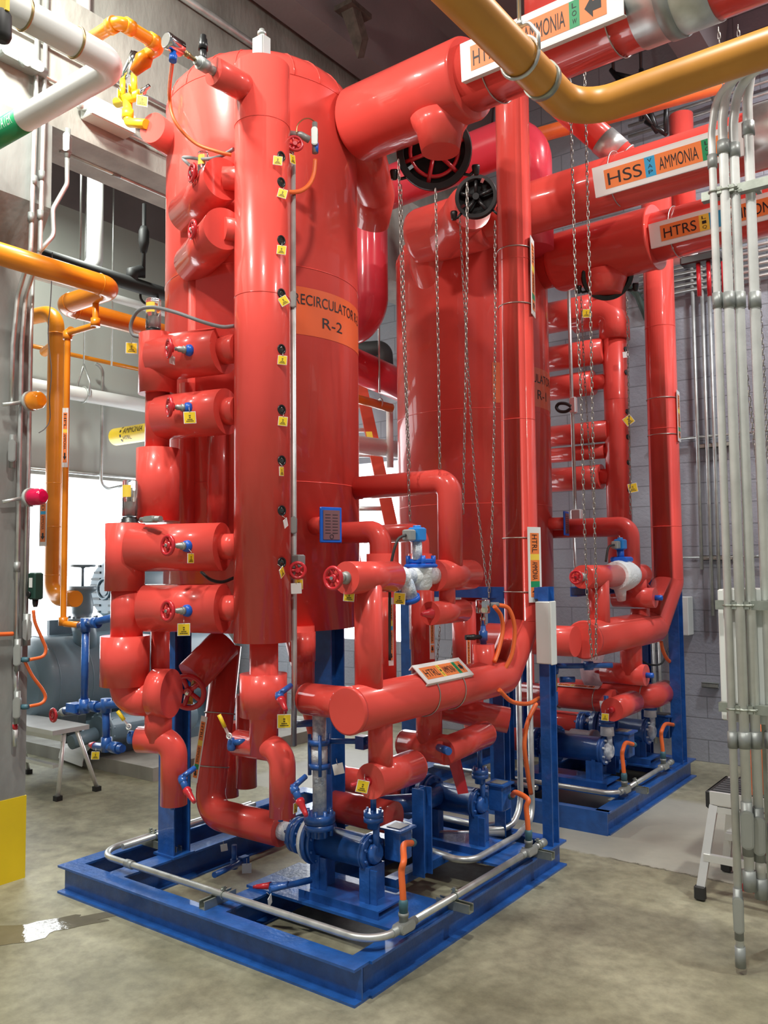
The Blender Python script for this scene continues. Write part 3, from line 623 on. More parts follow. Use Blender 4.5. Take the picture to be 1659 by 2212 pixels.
m=M(); condulet(m,at(326,1122,y=-.12),XX,YY*-1,.085,.034,.03); cdl=solo(m,'conduit_fitting',GREY,'small grey conduit fitting lying on the lower float pot beside its glass switch','conduit fitting'); cover(at(326,1122,y=-.12),XX,YY*-1,.085,.034,.03,cdl)
# ---- nozzle at the far left of the tank top with amber trim
p=at(365,275,y=.52); q=at(318,275,y=.18)
st=thing('stub_nozzle','short red stub nozzle high on the left of the R-2 tank','pipe',q); q2=V((p.x,q.y,q.z)); M().cyl(V((-1.70,.72,q.z)),V((q.x+.02,q.y+.02,q.z)),.085,None,34).fin('sleeve',RED,st)
# ---- pump suction, from the tank bottom to the nearest pump
sp=thing('insulated_pipe','thick red suction pipe dropping from the R-2 tank and turning into the nearest pump','pipe',(-1.43,Y1,.3),'insulated pipes')
M().tube([tuple(at(491,1395,y=.70)),(-1.44,Y1,.41),(-.89,Y1,.41)],.081,.13,40,10).fin('jacket',RED,sp)
a=at(486,1388,y=.62); b=at(415,1462,y=.42); ax=(b-a).normalized()
t=thing('insulated_valve','red angle valve with a large handwheel on the thick suction pipe','valve',b,'insulated valves'); M().cyl(a,b,rad(76,b),None,36).fin('body',RED,t)
bp_=at(421,1476,y=.415); wc=at(406,1495,y=.33); wn=(wc-bp_).normalized()
M().turn(bp_-wn*.03,wn,[(0,.02),(.035,.02),(.035,.012),(.06,.012)],12).fin('packing_gland',BRASS,t); M().cyl(bp_,wc+wn*.02,.009,None,10).fin('stem',CHROME,t)
wheel_m(wc,(wn+V((.25,-.35,.1))).normalized(),.088,5,.015,.026).fin('handwheel',RED2,t,'large red handwheel'); vtag(407,1512,'yellow tag behind the large handwheel of the suction valve',.05,None,0,y=.36)
for px,w,yt,yb,yy,lab in((494,44,1560,1720,.85,'red vertical pipe standing behind the thick suction pipe'),(532,46,1500,1700,.8,'red vertical pipe behind the level column drain leg')):
    m=M(); vz(m,px,w,yt,yb,y=yy); solo(m,'insulated_pipe',RED,lab,'pipe','insulated pipes')
# small blue drain piping under the suction elbow
t=thing('drain_pipe','blue drain pipe with a tee under the thick red suction elbow','pipe',at(500,1870,y=.52)); 
a=at(506,1825,y=.51); b=at(506,1868,y=.51); c=at(463,1890,y=.30); 
m=M(); m.cyl(a,b,.014,None,16); m.cyl(c,V((b.x,b.y+.06,b.z)),.015,None,16); m.turn(b+UPZ*.03,UPZ*-1,[(0,.02),(.05,.02)],16); m.fin('pipe',BLUE,t); M().box(V((b.x+.0,b.y+.07,b.z+.005)),(.035,.05,.04)).fin('valve_block',BLUE,t)
vtag(533,1876,'white tag on the blue drain pipe under the suction elbow',.05,None,0,WHITE,y=.53); vtag(484,1831,'small white tag in the shade under the suction elbow',.038,None,8,WHITE,y=.62)
t=thing('drain_pipe','blue drain pipe with red tapered cap lying along the nearest pump','pipe',at(640,1905,y=.3)); 
a=at(583,1932,y=.22); b=at(672,1890,y=.42); a.z=b.z=(a.z+b.z)/2; M().cyl(a,b,.015,None,16).fin('pipe',BLUE,t); 
a=at(548,1916,y=.26); b=at(585,1913,y=.28); d=(b-a); M().turn(a,d,[(0,.008),(.02,.011),(d.length,.017)],16).fin('cap',RED2,t,'red tapered cap'); M().cyl(b,b+d.normalized()*.10,.013,None,14).fin('nipple',BLUE,t)
vtag(583,1946,'white tag edge-on below the blue drain pipe of the nearest pump',.045,V((.9,.4,0)),15,WHITE,y=.2)
# ---- quick ball valves: blue body, yellow lever, red tapered drain cap
def ballvalve(label,body,lev0,lev1,yy,pl='y'):
    t=thing('ball_valve',label,'valve',at(*body,y=yy),'yellow-lever ball valves'); c=at(*body,y=yy); a=at(*lev0,y=yy-.03); b=at(*lev1,y=yy-.06)
    m=M(); m.turn(c-UPZ*.035,UPZ,[(0,.015),(.008,.02),(.025,.021),(.045,.018),(.06,.012)],16); m.cyl(c,c+V((.07,.03,.012)),.014,None,14); m.fin('body',BLUE,t)
    M().box((a+b)/2-(b-a)*.25,((b-a).length*.55,.014,.005),((b-a).normalized(),basis(b-a)[0],basis(b-a)[1])).fin('lever',ALU,t)
    M().tube([a+(b-a)*.42,a+(b-a)*.7,b],.0095,0,12).fin('grip',YELLOW,t,'yellow lever grip')
    m=M(); m.ring(a,V((.4,-.9,.2)),.012,.004,14,6); m.fin('nut',ALU,t)
ballvalve('ball valve with upright yellow lever left of the lower float pot drain leg',(283,1590),(278,1570),(254,1536),-.10)
ballvalve('ball valve with upright yellow lever left of the level column drain leg',(500,1605),(495,1590),(473,1544),.12)
def capvalve(label,a,b,c,yy,ty):
    t=thing('drain_valve',label,'valve',at(*a,y=yy),'blue drain valves'); p=at(*a,y=yy); q=at(*b,y=yy-.01); e=at(*c,y=yy-.03); d=(q-p).normalized()
    m=M(); m.cyl(p,q,.017,None,16); m.turn(p,d,[(0,.019),(.02,.021),(.03,.017)],14); m.cyl(p+V((-.01,0,.0)),p+V((.02,.0,.008)),.012,None,10); m.tube([p,p+V((.0,.08,.03))],.013,0,12); m.fin('body',BLUE,t)
    M().turn(q,(e-q),[(0,.02),(.018,.02),(.022,.016),((e-q).length-.014,.011),((e-q).length,.009)],16).fin('cap',RED2,t,'red tapered cap')
capvalve('blue drain valve with red tapered cap beside the lower float pot drain leg',(392,1680),(403,1706),(420,1733),-.02,0)
capvalve('blue drain valve with red tapered cap beside the level column drain leg',(634,1700),(647,1728),(662,1763),.13,0)
vtag(638,1745,'thin yellow tag edge-on behind the red capped drain valve by the nearest pump',.045,V((.93,.35,0)),-4,y=.16)
capvalve('small red capped valve on the lower sleeve of the level column',(602,1500),(606,1510),(618,1535),.06,0)
# ================================================================ HTRL return header of the R-2 skid (runs along the right beam)
HR=dict(x=-.2)
def ip(label,m,nm='insulated_pipe',mt=None): return solo(m,nm,mt or RED,label,'pipe','insulated pipes')
ca=at(750,1540,**HR); ce=at(1085,1457,**HR); HZ=(ca.z+ce.z)/2; hr_=rad(101,ca)
hd=thing('return_header','red return header with round cap and riser along the right side of the R-2 skid','pipe',ca,'return headers')
rx,ry=-.205,1.86; kz=HZ+.27
M().tube([V((-.2,ca.y,HZ)),V((-.2,ry-.27,HZ)),V((rx,ry,kz)),V((rx,ry,4.86)),V((rx+.9,ry,4.86))],.103,.06,40,5).fin('jacket',RED,hd)
M().turn((-.2,ca.y-.004,HZ),YY,[(0,.098),(.004,.106),(.02,.106),(.02,.103)],40).fin('end_cap',RED,hd)
for z in(1.42,2.62,3.6): M().ring((rx,ry,z),UPZ,.103,.0022,40,5).fin('jacket_seam',RED,hd)
def brk(label,spec):
    """several straight runs of one insulated branch; spec = list of (part name, mesh)"""
    t=thing('insulated_branch',label,'pipe',spec[0][1].v[0].copy(),'insulated branches')
    for n,m in spec: m.fin(n,RED,t)
    return t
# branch A: header up to the hot-gas stop valve
vA=at(795,1247,**HR); a=at(748,1250,**HR); b=at(850,1247,**HR); a.z=b.z=vA.z
m1=M(); m1.cyl(V((-.2,vA.y,HZ)),V((-.2,vA.y,vA.z)),rad(61,vA),None,34)
t=thing('insulated_valve','red stop valve with handwheel above the R-2 return header, left of the frosted strainer','valve',V((-.2,vA.y,HZ)),'insulated valves')
m1.fin('riser_pipe',RED,t); M().cyl(a,b,rad(69,vA),None,34).fin('body',RED,t); bonnet(t,a,(0,-1,0),max(.09,a.y-at(727,1247,x=-.2).y),.046,GREY)
vtag(754,1287,'yellow tag hanging from the round end of the stop valve above the return header',.05,V((.8,-.6,0)),-6,x=-.2)
# strainer and solenoid valve, frosted
t=thing('solenoid_valve','frosted solenoid valve with bright blue coil and strainer above the return header','valve',at(895,1245,**HR),'solenoid valves')
y0=b.y; y1=at(938,1247,**HR).y; zc=vA.z; L=y1-y0
m=M(); m.turn((-.2,y0-.01,zc),YY,[(0,.037),(.04,.037),(.05,.046),(.09,.046),(.10,.038),(L*.5,.038)],22); q=V((-.2,y0+.09,zc)); m.cyl(q,q+V((0,.055,-.11)),.036,None,20); m.fin('strainer',FROST,t,'frosted blue strainer')
q=q+V((0,.05,-.10)); m=M(); m.turn(q,V((0,.055,-.11)),[(0,.045),(.022,.045),(.022,.04),(.03,.02)],20); m.fin('strainer_cap',BLUEC,t)
m=M(); sy=y0+L*.66; m.turn((-.2,sy,zc-.07),UPZ,[(0,.04),(.02,.055),(.10,.058),(.11,.062)],22); m.turn((-.2,y0+L*.42,zc),YY,[(0,.04),(L*.6,.045)],20); m.fin('valve_body',ICE,t,'ice covered valve body')
m=M(); m.box((-.2,sy,zc+.05),(.125,.125,.02),None,.006); m.box((-.2,sy,zc+.073),(.10,.10,.024),None,.006); 
for i in(-1,1):
    for j in(-1,1): m.cyl((-.2+i*.045,sy+j*.045,zc+.05),(-.2+i*.045,sy+j*.045,zc+.10),.012,None,8)
m.fin('bonnet',BLUEC,t); M().cyl((-.2,sy-.03,zc+.08),(-.2,sy-.03,zc+.17),.024,None,18).fin('stem_tube',FROST,t)
m=M().box((-.2,sy-.03,zc+.205),(.07,.075,.07),None,.008); m.cyl((-.2,sy-.03,zc+.235),(-.2,sy-.03,zc+.25),.02,None,14); m.fin('coil',LBLUE,t,'bright blue coil'); M().box((-.2,sy-.10,zc+.20),(.05,.055,.055),None,.006).fin('plug',GREY,t)
whip('black cable curving down from the blue solenoid coil',[V((-.2,sy-.13,zc+.2)),V((-.2,sy-.20,zc+.17)),V((-.22,sy-.225,zc+.05)),V((-.24,sy-.21,zc-.1)),V((-.25,sy-.2,zc-.4))],.007,RUBBER,'cable','cable')
vtag(863,1293,'yellow tag with a notched top hanging under the blue strainer cap',.056,None,-4,x=-.19)
# valve B and the tall discharge loop from the tank
vB=at(975,1244,**HR); a=at(938,1252,**HR); b=at(1017,1243,**HR); a.z=b.z=zc
t=thing('insulated_valve','red valve body right of the frosted solenoid, joined by the tallest square pipe loop','valve',a,'insulated valves')
M().cyl(a,b,rad(66,vB),None,34).fin('body',RED,t); M().turn(b-YY*.002,YY,[(0,.02),(.03,.015),(.035,.006)],12).fin('plug',YELLOW,t)
lx=at(972,1120,**HR); tz=at(972,1039,**HR).z; yl=lx.y
ip('tallest square red pipe loop from the R-2 tank beside the blue-framed nameplate',M().tube([V((-.85,yl,tz)),V((-.2,yl,tz)),V((-.2,yl,zc))],rad(54,lx),.075,36))
# valve C below it, with red cone
vC=at(958,1322,**HR); a=at(929,1326,**HR); b=at(1000,1318,**HR); a.z=b.z=(a.z+b.z)/2
t=thing('insulated_valve','small red valve with red cone cap hanging under the tallest pipe loop','valve',a,'insulated valves')
M().cyl(a,b,rad(50,vC),None,32).fin('body',RED,t); pz=at(966,1280,**HR); M().cyl(V((-.2,pz.y,a.z)),V((-.2,pz.y,zc)),rad(36,pz),None,24).fin('neck',RED,t)
M().turn(a+YY*.01,YY*-1,[(0,.03),(.014,.03),(.016,.026),(.075,.011),(.085,.008)],18).fin('cone_cap',RED2,t,'red cone cap')
# two lower loops from the tank
for px,pt,w,xx,lab,bot in((822,1148,48,-.5,'lower square red pipe loop behind the stop valve, nearest of two',1300),(908,1150,40,-.72,'lower square red pipe loop behind the stop valve, further of two',1330)):
    p=at(px,1190,x=xx); z=at(px,pt,x=xx).z; r=rad(w,p); zb=at(px,bot,x=xx).z
    t=thing('pipe_loop',lab,'pipe',V((xx,p.y,zb)),'pipe loops'); M().tube([V((-1.15,p.y,z)),V((xx,p.y,z)),V((xx,p.y,zb))],r,.07,32).fin('jacket',RED,t)
    M().cyl(V((xx,p.y,zb-.2)),V((xx,p.y,at(px,1196,x=xx).z)),r*1.28,None,32).fin('sleeve',RED,t)
# upright pipes behind the header, with their marker plates
for px,w,yt,yb,xx,lab in((833,46,1290,1480,-.38,'red upright pipe behind the stop valve riser, bearing the VENT marker'),(913,52,1240,1475,-.45,'red upright pipe behind the return header, right of the VENT pipe'),(1003,52,1300,1470,-.62,'red upright pipe behind the chains, right of the small cone-capped valve'),(655,50,1352,1475,.62,'red drop leg at the right front of the R-2 tank bottom')):
    pl=dict(x=xx) if xx<0 else dict(y=xx); m=M(); vz(m,px,w,yt,yb,**pl); ip(lab,m)
m=M(); vz(m,653,58,1365,1428,y=.60); ip('red sleeve round the drop leg at the right front of the R-2 tank bottom',m,'pipe_sleeve')
# header branch toward the near pump: short horizontal stub with rounded end
p=at(740,1512,x=-.2); 
pA=at(664,1512,y=.36); ip('short red pipe with rounded left end joining the return header near its round cap',M().cyl(V((pA.x,.36,HZ)),V((-.2,.36,HZ)),rad(68,pA),None,34).ball(V((pA.x,.36,HZ)),rad(68,pA),(.6,1,1),24))
# pump 1 discharge: frosted column with blue check valve
yd=.40; pd=at(690,1690,y=yd)
t=thing('discharge_column','frosted upright pipe with blue caged check valve above the nearest pump','pipe',at(690,1760,y=yd),'discharge columns')
m=M(); vz(m,690,30,1500,1765,y=yd); m.fin('pipe',FROST,t,'frosted pipe'); X0,Y0=pd.x,pd.y
z0=at(690,1650,y=yd).z; z1=at(690,1608,y=yd).z
m=M(); m.turn((X0,Y0,z0-.02),UPZ,[(0,.052),(.024,.052)],20); m.turn((X0,Y0,z1),UPZ,[(0,.052),(.024,.052)],20)
for i in range(4):
    a=math.pi/4+i*math.pi/2; m.cyl((X0+.046*math.cos(a),Y0+.046*math.sin(a),z0-.05),(X0+.046*math.cos(a),Y0+.046*math.sin(a),z1+.05),.009,None,8)
m.fin('caged_flanges',BLUE,t); m=M(); m.cyl((X0,Y0,z0),(X0,Y0,z1),.04,None,20); m.fin('check_body',ICE,t,'iced check valve body')
z2=at(690,1752,y=yd).z
m=M(); m.turn((X0,Y0,z2-.12),UPZ,[(0,.04),(.03,.04),(.04,.072),(.066,.072),(.066,.066),(.074,.066),(.074,.075),(.11,.075),(.11,.04)],26); m.bolts((X0,Y0,z2-.05),UPZ,.058,8,.009,.06); m.fin('flange_pair',BLUE,t)
m=M(); m.tube([V((X0,Y0+.03,z1+.01)),V((X0+.28,Y0+.10,z1+.03))],.013,0,12); e=V((X0+.20,Y0+.08,z1+.02)); m.box(e,(.05,.05,.06)); m.turn(e+V((.06,.02,0)),XX,[(0,.03),(.02,.03),(.02,.036),(.04,.036)],16); m.fin('bleed_valve',BLUE,t)
vtag(731,1661,'white tag hanging from the blue caged check valve',.05,None,12,WHITE,y=yd)
a=at(700,1562,y=.5); solo(M().tube([at(625,1565,y=.42),at(700,1560,y=.42)],.017,0,14),'drain_pipe',BLUE,'blue pipe running left from the frosted column behind the level column leg','pipe')
vtag(614,1558,'yellow tag hanging on the blue pipe right of the level column lower sleeve',.062,None,0,y=.1)
# tee valve under the header (nearest)
v=at(855,1690,x=-.2); a=at(800,1692,x=-.2); b=at(893,1652,x=-.2); zz=(a.z+b.z)/2-.0; a.z=b.z=zz
t=thing('insulated_valve','red drain valve with round end and yellow tag over the nearest pump','valve',a,'insulated valves')
m=M(); m.cyl(a,b,rad(73,v),None,34); m.ball(b,rad(73,v),(1,.55,1),24); m.fin('body',RED,t); pz=at(822,1620,x=-.2); M().cyl(V((-.2,pz.y,zz)),V((-.2,pz.y,HZ)),rad(54,pz),None,30).fin('neck',RED,t)
M().turn(a+YY*.01+XX*-.01,V((-.5,-1,-.12)),[(0,.022),(.02,.022),(.024,.018),(.09,.010),(.095,.007)],16).fin('cone_cap',RED2,t,'red cone cap'); vtag(783,1699,'yellow tag on the red cone cap under the return header',.055,V((.7,-.6,.3)),-14,x=-.205)
# second tee valve group over the back pump
v=at(935,1610,x=-.33); a=at(897,1600,x=-.45); b=at(985,1622,x=-.2)
p0=V((-.52,1.08,at(897,1602,x=-.5).z)); p1=V((-.24,1.08,p0.z)); p2=V((-.24,1.46,p0.z+.02))
t=thing('insulated_valve','red tee-shaped valve under the far end of the return header, over the back pump','valve',p0,'insulated valves')
m=M(); m.cyl(p0,p1,rad(60,p0),None,32); m.ball(p0,rad(60,p0),(.5,1,1),22); m.fin('cross_body',RED,t); m=M(); m.cyl(p1-YY*.05,p2,rad(58,p1),None,32); m.ball(p2,rad(58,p1),(1,.6,1),22); m.fin('arm',RED,t)
M().cyl(V((-.36,1.08,p0.z)),V((-.36,1.08,HZ)),rad(56,p0),None,30).fin('neck',RED,t); M().cyl(V((-.26,1.02,p0.z+.02)),V((-.17,.97,p0.z+.02)),.02,None,16).fin('plug',BLUE,t,'blue plug')
ip('red pipe behind the tee-shaped valve, slanting back from the return header',M().tube([V((-.62,1.5,p0.z+.14)),V((-.25,1.75,p0.z+.05))],.075,0,30))
ip('thick red suction pipe feeding the back pump of the R-2 skid',M().tube([V((-1.40,1.15,1.42)),V((-1.40,Y2,.41)),V((-.82,Y2,.41))],.078,.13,36,8))
ip('red suction pipe glimpsed between the back pump and the frosted column',M().tube([V((-1.0,.98,.42)),V((-.52,.98,.42))],.085,0,34))
solo(M().tube([V((-.8,1.0,.43)),V((-.55,1.28,.43)),V((-.55,1.46,.43))],.05,.05,20),'pipe_elbow',BLUE,'dark blue elbow between the two pumps of the R-2 skid','pipe')
M_=M().ext([V((-.40,1.30,.72)),V((-.36,1.36,.72)),V((-.30,1.36,.50)),V((-.33,1.31,.50))],(0,.012,0)); solo(M_,'shut_off_tag',RED2,'red flat plate hanging over the back pump','plate')
# frosted nipple + gauge on header
g=at(1044,1375,x=-.2); t=thing('pressure_sensor','steel pressure sensor on a blue valve standing on the return header by the riser','sensor',V((-.2,g.y,HZ)),'pressure sensors'); yy=g.y
M().cyl(V((-.2,yy,HZ)),V((-.2,yy,at(1040,1392,x=-.2).z)),rad(48,g),None,30).fin('stub',RED,t); zb=at(1040,1392,x=-.2).z
m=M(); m.turn((-.2,yy,zb),UPZ,[(0,.018),(.02,.018),(.02,.024),(.07,.024),(.075,.016),(.10,.014)],18); m.fin('valve_body',BLUE,t); M().turn((-.2,yy-.01,zb+.04),V((-.6,-.8,0)),[(0,.012),(.04,.013),(.045,.017),(.10,.014)],14).fin('cap',BLACK,t)
m=M(); m.turn((-.2,yy,zb+.10),UPZ,[(0,.012),(.03,.012),(.03,.016),(.05,.016),(.05,.010),(.09,.010)],14); m.turn((-.2,yy,zb+.17),UPZ,[(0,.035),(.005,.04),(.07,.04),(.075,.036)],24); m.fin('sensor_head',CHROME,t)
M().cyl((-.17,yy+.03,zb+.215),(-.14,yy+.07,zb+.215),.014,None,12).fin('cable_gland',FLEX,t)
whip('orange hose looping down from the steel pressure sensor to the return header riser',[V((-.15,yy+.06,zb+.215)),V((-.11,yy+.13,zb+.19)),V((-.09,yy+.16,zb+.08)),V((-.1,yy+.14,zb-.06)),V((-.13,yy+.1,zb-.15))],.012,ORHOSE,'flexible_hose','hose')
# ---- marker plates on the R-2 side
S_=lambda a,b,c,d,e,f:[(a,b,'o',c),(b,d,'yv',e)]
def hsec(txt): return [(.07,.40,'o',txt),(.40,.46,'yv','LIQ'),(.46,.74,'o','AMMONIA'),(.74,.81,'gv','LOW'),(.81,.93,'o','>')]
n=V((.62,-.15,.78)).normalized()
a=at(916,1505,x=-.125); b=at(1016,1482,x=-.125); a.z=b.z=HZ+.062; a.x=b.x=-.2+.103*.80+.004; 
up=n.cross(YY).normalized(); 
sg=sign('white curved HTRL AMMONIA marker strapped along the top of the R-2 return header',V((-.106,a.y,HZ+.071)),V((-.106,b.y,HZ+.071)),V((.66,0,.75)),.112,hsec('HTRL'),.004,.03)
for f in(.22,.78): strap(sg,(-.2,a.y+(b.y-a.y)*f,HZ),YY,.104)
def vsign(label,px,y0_,y1_,w,face,sec,par=None,mult=1,**pl):
    """upright marker, reads downward; face = normal"""
    p=at(px,y0_,**pl); q=at(px,y1_,**pl); q.x,q.y=p.x,p.y; n=V(face).normalized(); s=n.cross(V((0,0,-1))).normalized(); h=2*rad(w,p)
    return sign(label,p-s*h/2,q-s*h/2,n,h,sec),p,q
vs_=lambda t,k:[(.08,.36,'o',t),(.36,.44,'y',''),(.44,.72,'o','AMMONIA'),(.72,.80,'g',''),(.80,.93,'o',k)]
fv=V((.87,-.49,0))
rs=V((math.cos(math.radians(-26)),math.sin(math.radians(-26)),0))
def riser_sign(label,px,ya,yb,w,k,cx_=None,c=(-.205,1.86),r=.103,ang=4):
    a=math.radians(ang); n=V((math.cos(a),math.sin(a),0)); p=V((c[0],c[1],0))+n*(r+.006); z0=at(px,ya,x=p.x).z; z1=at(px,yb,x=p.x).z; s=n.cross(V((0,0,-1))).normalized(); h=w
    sg=sign(label,V((p.x,p.y,z0))-s*h/2,V((p.x,p.y,z1))-s*h/2,n,h,vs_('HTRL',k),.004,0)
    for f in(.14,.86): strap(sg,(c[0],c[1],z0+(z1-z0)*f),UPZ,r)
riser_sign('white upright HTRL AMMONIA marker on the R-2 riser, lower one beside the valves',1147,1138,1302,.115,'<',ang=-14)
riser_sign('white upright HTRL AMMONIA marker on the R-2 riser, upper one near the hand chains',1140,508,676,.115,'<',ang=16)
vsign('narrow white VENT AMMONIA marker on the upright pipe behind the stop valve',844,1291,1438,11,fv,[(.10,.34,'o','VENT'),(.34,.42,'y',''),(.42,.48,'b',''),(.48,.8,'o','AMMONIA'),(.8,.92,'o','>')],x=-.30)
vsign('narrow white AMMONIA marker on the upright pipe right of the VENT pipe',933,1335,1424,11,fv,[(.06,.62,'o','AMMONIA'),(.66,.84,'o','>')],x=-.355)
vsign('narrow white marker partly hidden behind the return header near the riser',1012,1374,1450,9,fv,[(.1,.8,'o','AMMONIA'),(.85,.95,'g','')],x=-.50)
p=at(442,1548,y=.36); q=at(420,1690,y=.36); nn=V((.35,-.93,0)).normalized(); s=nn.cross((q-p).normalized()).normalized()
sg=sign('long narrow white HTRL AMMONIA marker strapped to the thick slanted suction pipe',p-s*.02,q-s*.02,nn,.036,vs_('HTRL','>'),.004,0)
for f,(cx_,cy_,cz_) in((.10,(-1.42,.60,1.0)),(.9,(-1.435,.53,.62))):
    zc_=p.z+(q.z-p.z)*f; T_=at(491,1395,y=.70); B_=V((-1.44,Y1,.41)); k=(T_.z-zc_)/(T_.z-B_.z); strap(sg,T_+(B_-T_)*k,B_-T_,.082)
# ================================================================ overhead suction headers
def atd(px,py,Z): 
    r=FW+RT*((px-CX)/FPX)-UP*((py-CY)/FPX); return CAM+r*Z
# main header over the R-2 tank
A0=atd(726,290,5.0); A1=atd(1129,126,4.13); dd=(A1-A0); dd.z*=.9; dd.normalize(); A0=A0-dd*.12; A2=A0+dd*6.0
h1=thing('suction_header','largest red suction header crossing overhead from the R-2 tank toward the camera','pipe',A0,'suction headers')
tk=V((VC1.x,VC1.y,A0.z-.02)); dirn=(tk-A0); dirn.z=0; A00=A0+dirn.normalized()*.55
M().tube([A00,A0,A0+dd*.9],.147,.12,44,8).fin('jacket',RED,h1); M().cyl(A0+dd*.9,A2,.168,None,44).fin('straight_jacket',RED,h1)
M().turn(A0+dd*.29,dd,[(0,.148),(.012,.19),(.03,.205),(.80,.205),(.815,.198),(.825,.165)],48).fin('valve_jacket',RED,h1)
M().turn(A0+dd*2.03,dd,[(0,.168),(0,.174),(.33,.174),(.33,.168)],44).fin('metal_sleeve',GALV,h1,'bare metal sleeve'); M().turn(A0+dd*2.15,dd,[(0,.174),(0,.181),(.06,.181),(.06,.174)],44).fin('clamp',GREY,h1,'grey clamp band')
sd=(dd.cross(UPZ)).normalized(); 
# bottom bonnet of the valve with chain wheel
bc=A0+dd*.90-UPZ*.16; M().turn(bc,UPZ*-1,[(0,.16),(.06,.125),(.17,.10),(.17,.001)],34).fin('bonnet_jacket',RED,h1)
def chainwheel(label,c,n,R,red=True,guides=((-1,-.55),(1,-.55)),nsp=6):
    n=V(n).normalized(); u,w=basis(n); w=V((0,0,1))-n*n.z; w.normalize(); u=w.cross(n)
    t=thing('chain_wheel',label,'wheel',c,'chain wheels'); c=V(c)
    m=M(); m.turn(c-n*.028,n,[(0,R*.84),(0,R*1.0),(.014,R*1.03),(.02,R*.95),(.036,R*.95),(.042,R*1.03),(.056,R*1.0),(.056,R*.84),(0,R*.84)],44); m.fin('rim',BLACK,t)
    m=M()
    for i in range(nsp):
        a=2*math.pi*i/nsp+.3; e=u*math.cos(a)+w*math.sin(a); m.tube([c+e*R*.12,c+e*R*.5+n*.008,c+e*R*.88],.013,0,8)
    m.cyl(c-n*.03,c+n*.03,R*.16,None,18); 
    if red: m.ring(c,n,R*.66,.012,36,8)
    m.fin('handwheel',RED2 if red else BLACK,t,'dark red handwheel inside the rim' if red else None)
    m=M()
    for i in range(2): e=u*math.cos(1.1+i*2.6)+w*math.sin(1.1+i*2.6); m.box(c+e*R*.76+n*.02,(.03,.02,.018),(e,e.cross(n),n))
    m.fin('clip',CHROME,t)
    out=[]
    for sx,sz in guides:
        g=c+u*(R*1.12*sx)+w*(R*sz*1.0); m=M(); m.tube([c+u*R*.7*sx+w*R*.62*(-1),c+u*R*.95*sx+w*R*(sz-.12),g],.010,0,8); m.turn(g+w*.03,w*-1,[(0,.02),(.01,.025),(.05,.02),(.06,.014)],12); m.fin('chain_guide',BLACK,t); out.append(g-w*.03)
    return t,out,(c+u*R,c-u*R)
c1=bc-UPZ*.12
w1,g1,_=chainwheel('large black chain wheel with dark red handwheel under the largest suction header',atd(938,326,4.95),(FW*-1+RT*-.1+UP*-.25),.215)
# riser from the header top at the picture edge, hangers, marker
ip('short red upright stub rising from the top of the largest suction header',M().tube([A0+dd*1.62,A0+dd*1.62+UPZ*.62],.16,0,36),'pipe_stub')
sn=(sd*(1 if sd.dot(CAM-A0)>0 else -1)+UPZ*-.13).normalized()
p0=atd(1001,142,4.2)
fd=dd
bp0=A0+fd*1.17; bp1=A0+fd*2.03
if (bp1-bp0).dot(RT)<0: bp0,bp1=bp1,bp0
nn=sn; up=nn.cross(fd).normalized()
sg=sign('largest white HTRS AMMONIA marker along the overhead suction header',bp0+nn*.176-up*.085,bp1+nn*.176-up*.085,nn,.17,[(.07,.29,'o','HTRS'),(.29,.345,'yv','LIQ'),(.345,.40,'bv','VAP'),(.40,.70,'o','AMMONIA'),(.70,.76,'gv','LOW'),(.76,.91,'o','<')],.005,.045,scale=.66)
for f in(.12,.88): strap(sg,bp0+(bp1-bp0)*f,fd,.169)
# neck from the header down the back of the R-2 tank
ip('red nozzle dropping from the largest suction header to the shoulder of the R-2 tank',M().tube([A0+dd*.28,atd(812,418,5.6),atd(800,480,5.75)],.13,.12,34))
# pink capsule pipe behind the R-2 tank and its run to the R-1 tank
PK=mat('rose_jacket',(.66,.05,.075),.28,0,.07,3,.05,9,.5,spec=.15)
q1=atd(795,690,7.0); q2=V((q1.x,q1.y,atd(795,430,7.0).z+.05)); q3=atd(1142,322,6.35); q3.z=q2.z+.15; q0=q1+V((-.6,.1,0))
ip('thick rose-red suction pipe rising behind the R-2 tank and crossing to the R-1 tank',M().tube([q0,q1,q2,q3,q3-UPZ*.9],.17,.2,40,9),mt=PK)
# HSS pipe
B0=atd(900,526,6.4); B1=atd(1250,412,5.6); d2=(B1-B0); d2.z=0; d2.normalize(); B0.z=B1.z; B2=B1+d2*5.5
h2=thing('suction_pipe','red HSS suction pipe crossing behind the riser, under the largest header','pipe',B0,'suction headers')
M().tube([B0+V((.1,.35,-.6)),B0+V((0.02,.06,0)),B2],.175,.2,40,8).fin('jacket',RED,h2)
M().turn(B0+d2*.0,d2,[(0,.17),(.02,.20),(.06,.21),(.55,.21),(.60,.205),(.62,.17)],44).fin('valve_jacket',RED,h2)
M().turn(B1+d2*1.08,d2,[(0,.175),(0,.181),(.5,.181),(.5,.175)],40).fin('metal_sleeve',GALV,h2,'bare metal sleeve')
vb=atd(985,485,6.0); ve=atd(1015,448,5.75); M().turn(vb-(ve-vb)*.9,(ve-vb),[(0,.15),((ve-vb).length*1.4,.15),((ve-vb).length*1.5,.155),((ve-vb).length*1.9,.155),((ve-vb).length*1.9,.1)],34).fin('bonnet_jacket',RED,h2)
w2,g2,_=chainwheel('smaller black chain wheel left of the R-2 riser, on the HSS valve',atd(1029,426,5.62),(FW*-1+RT*-.25+UP*-.1),.138,False,((-1,-.75),(1,-.75)),5)
s2=(UPZ.cross(d2)).normalized(); s2=s2*(1 if s2.dot(CAM-B1)>0 else -1); nn=(s2-UPZ*.30).normalized(); up=nn.cross(d2).normalized()
e0=B1+d2*.18; e1=B1+d2*1.10
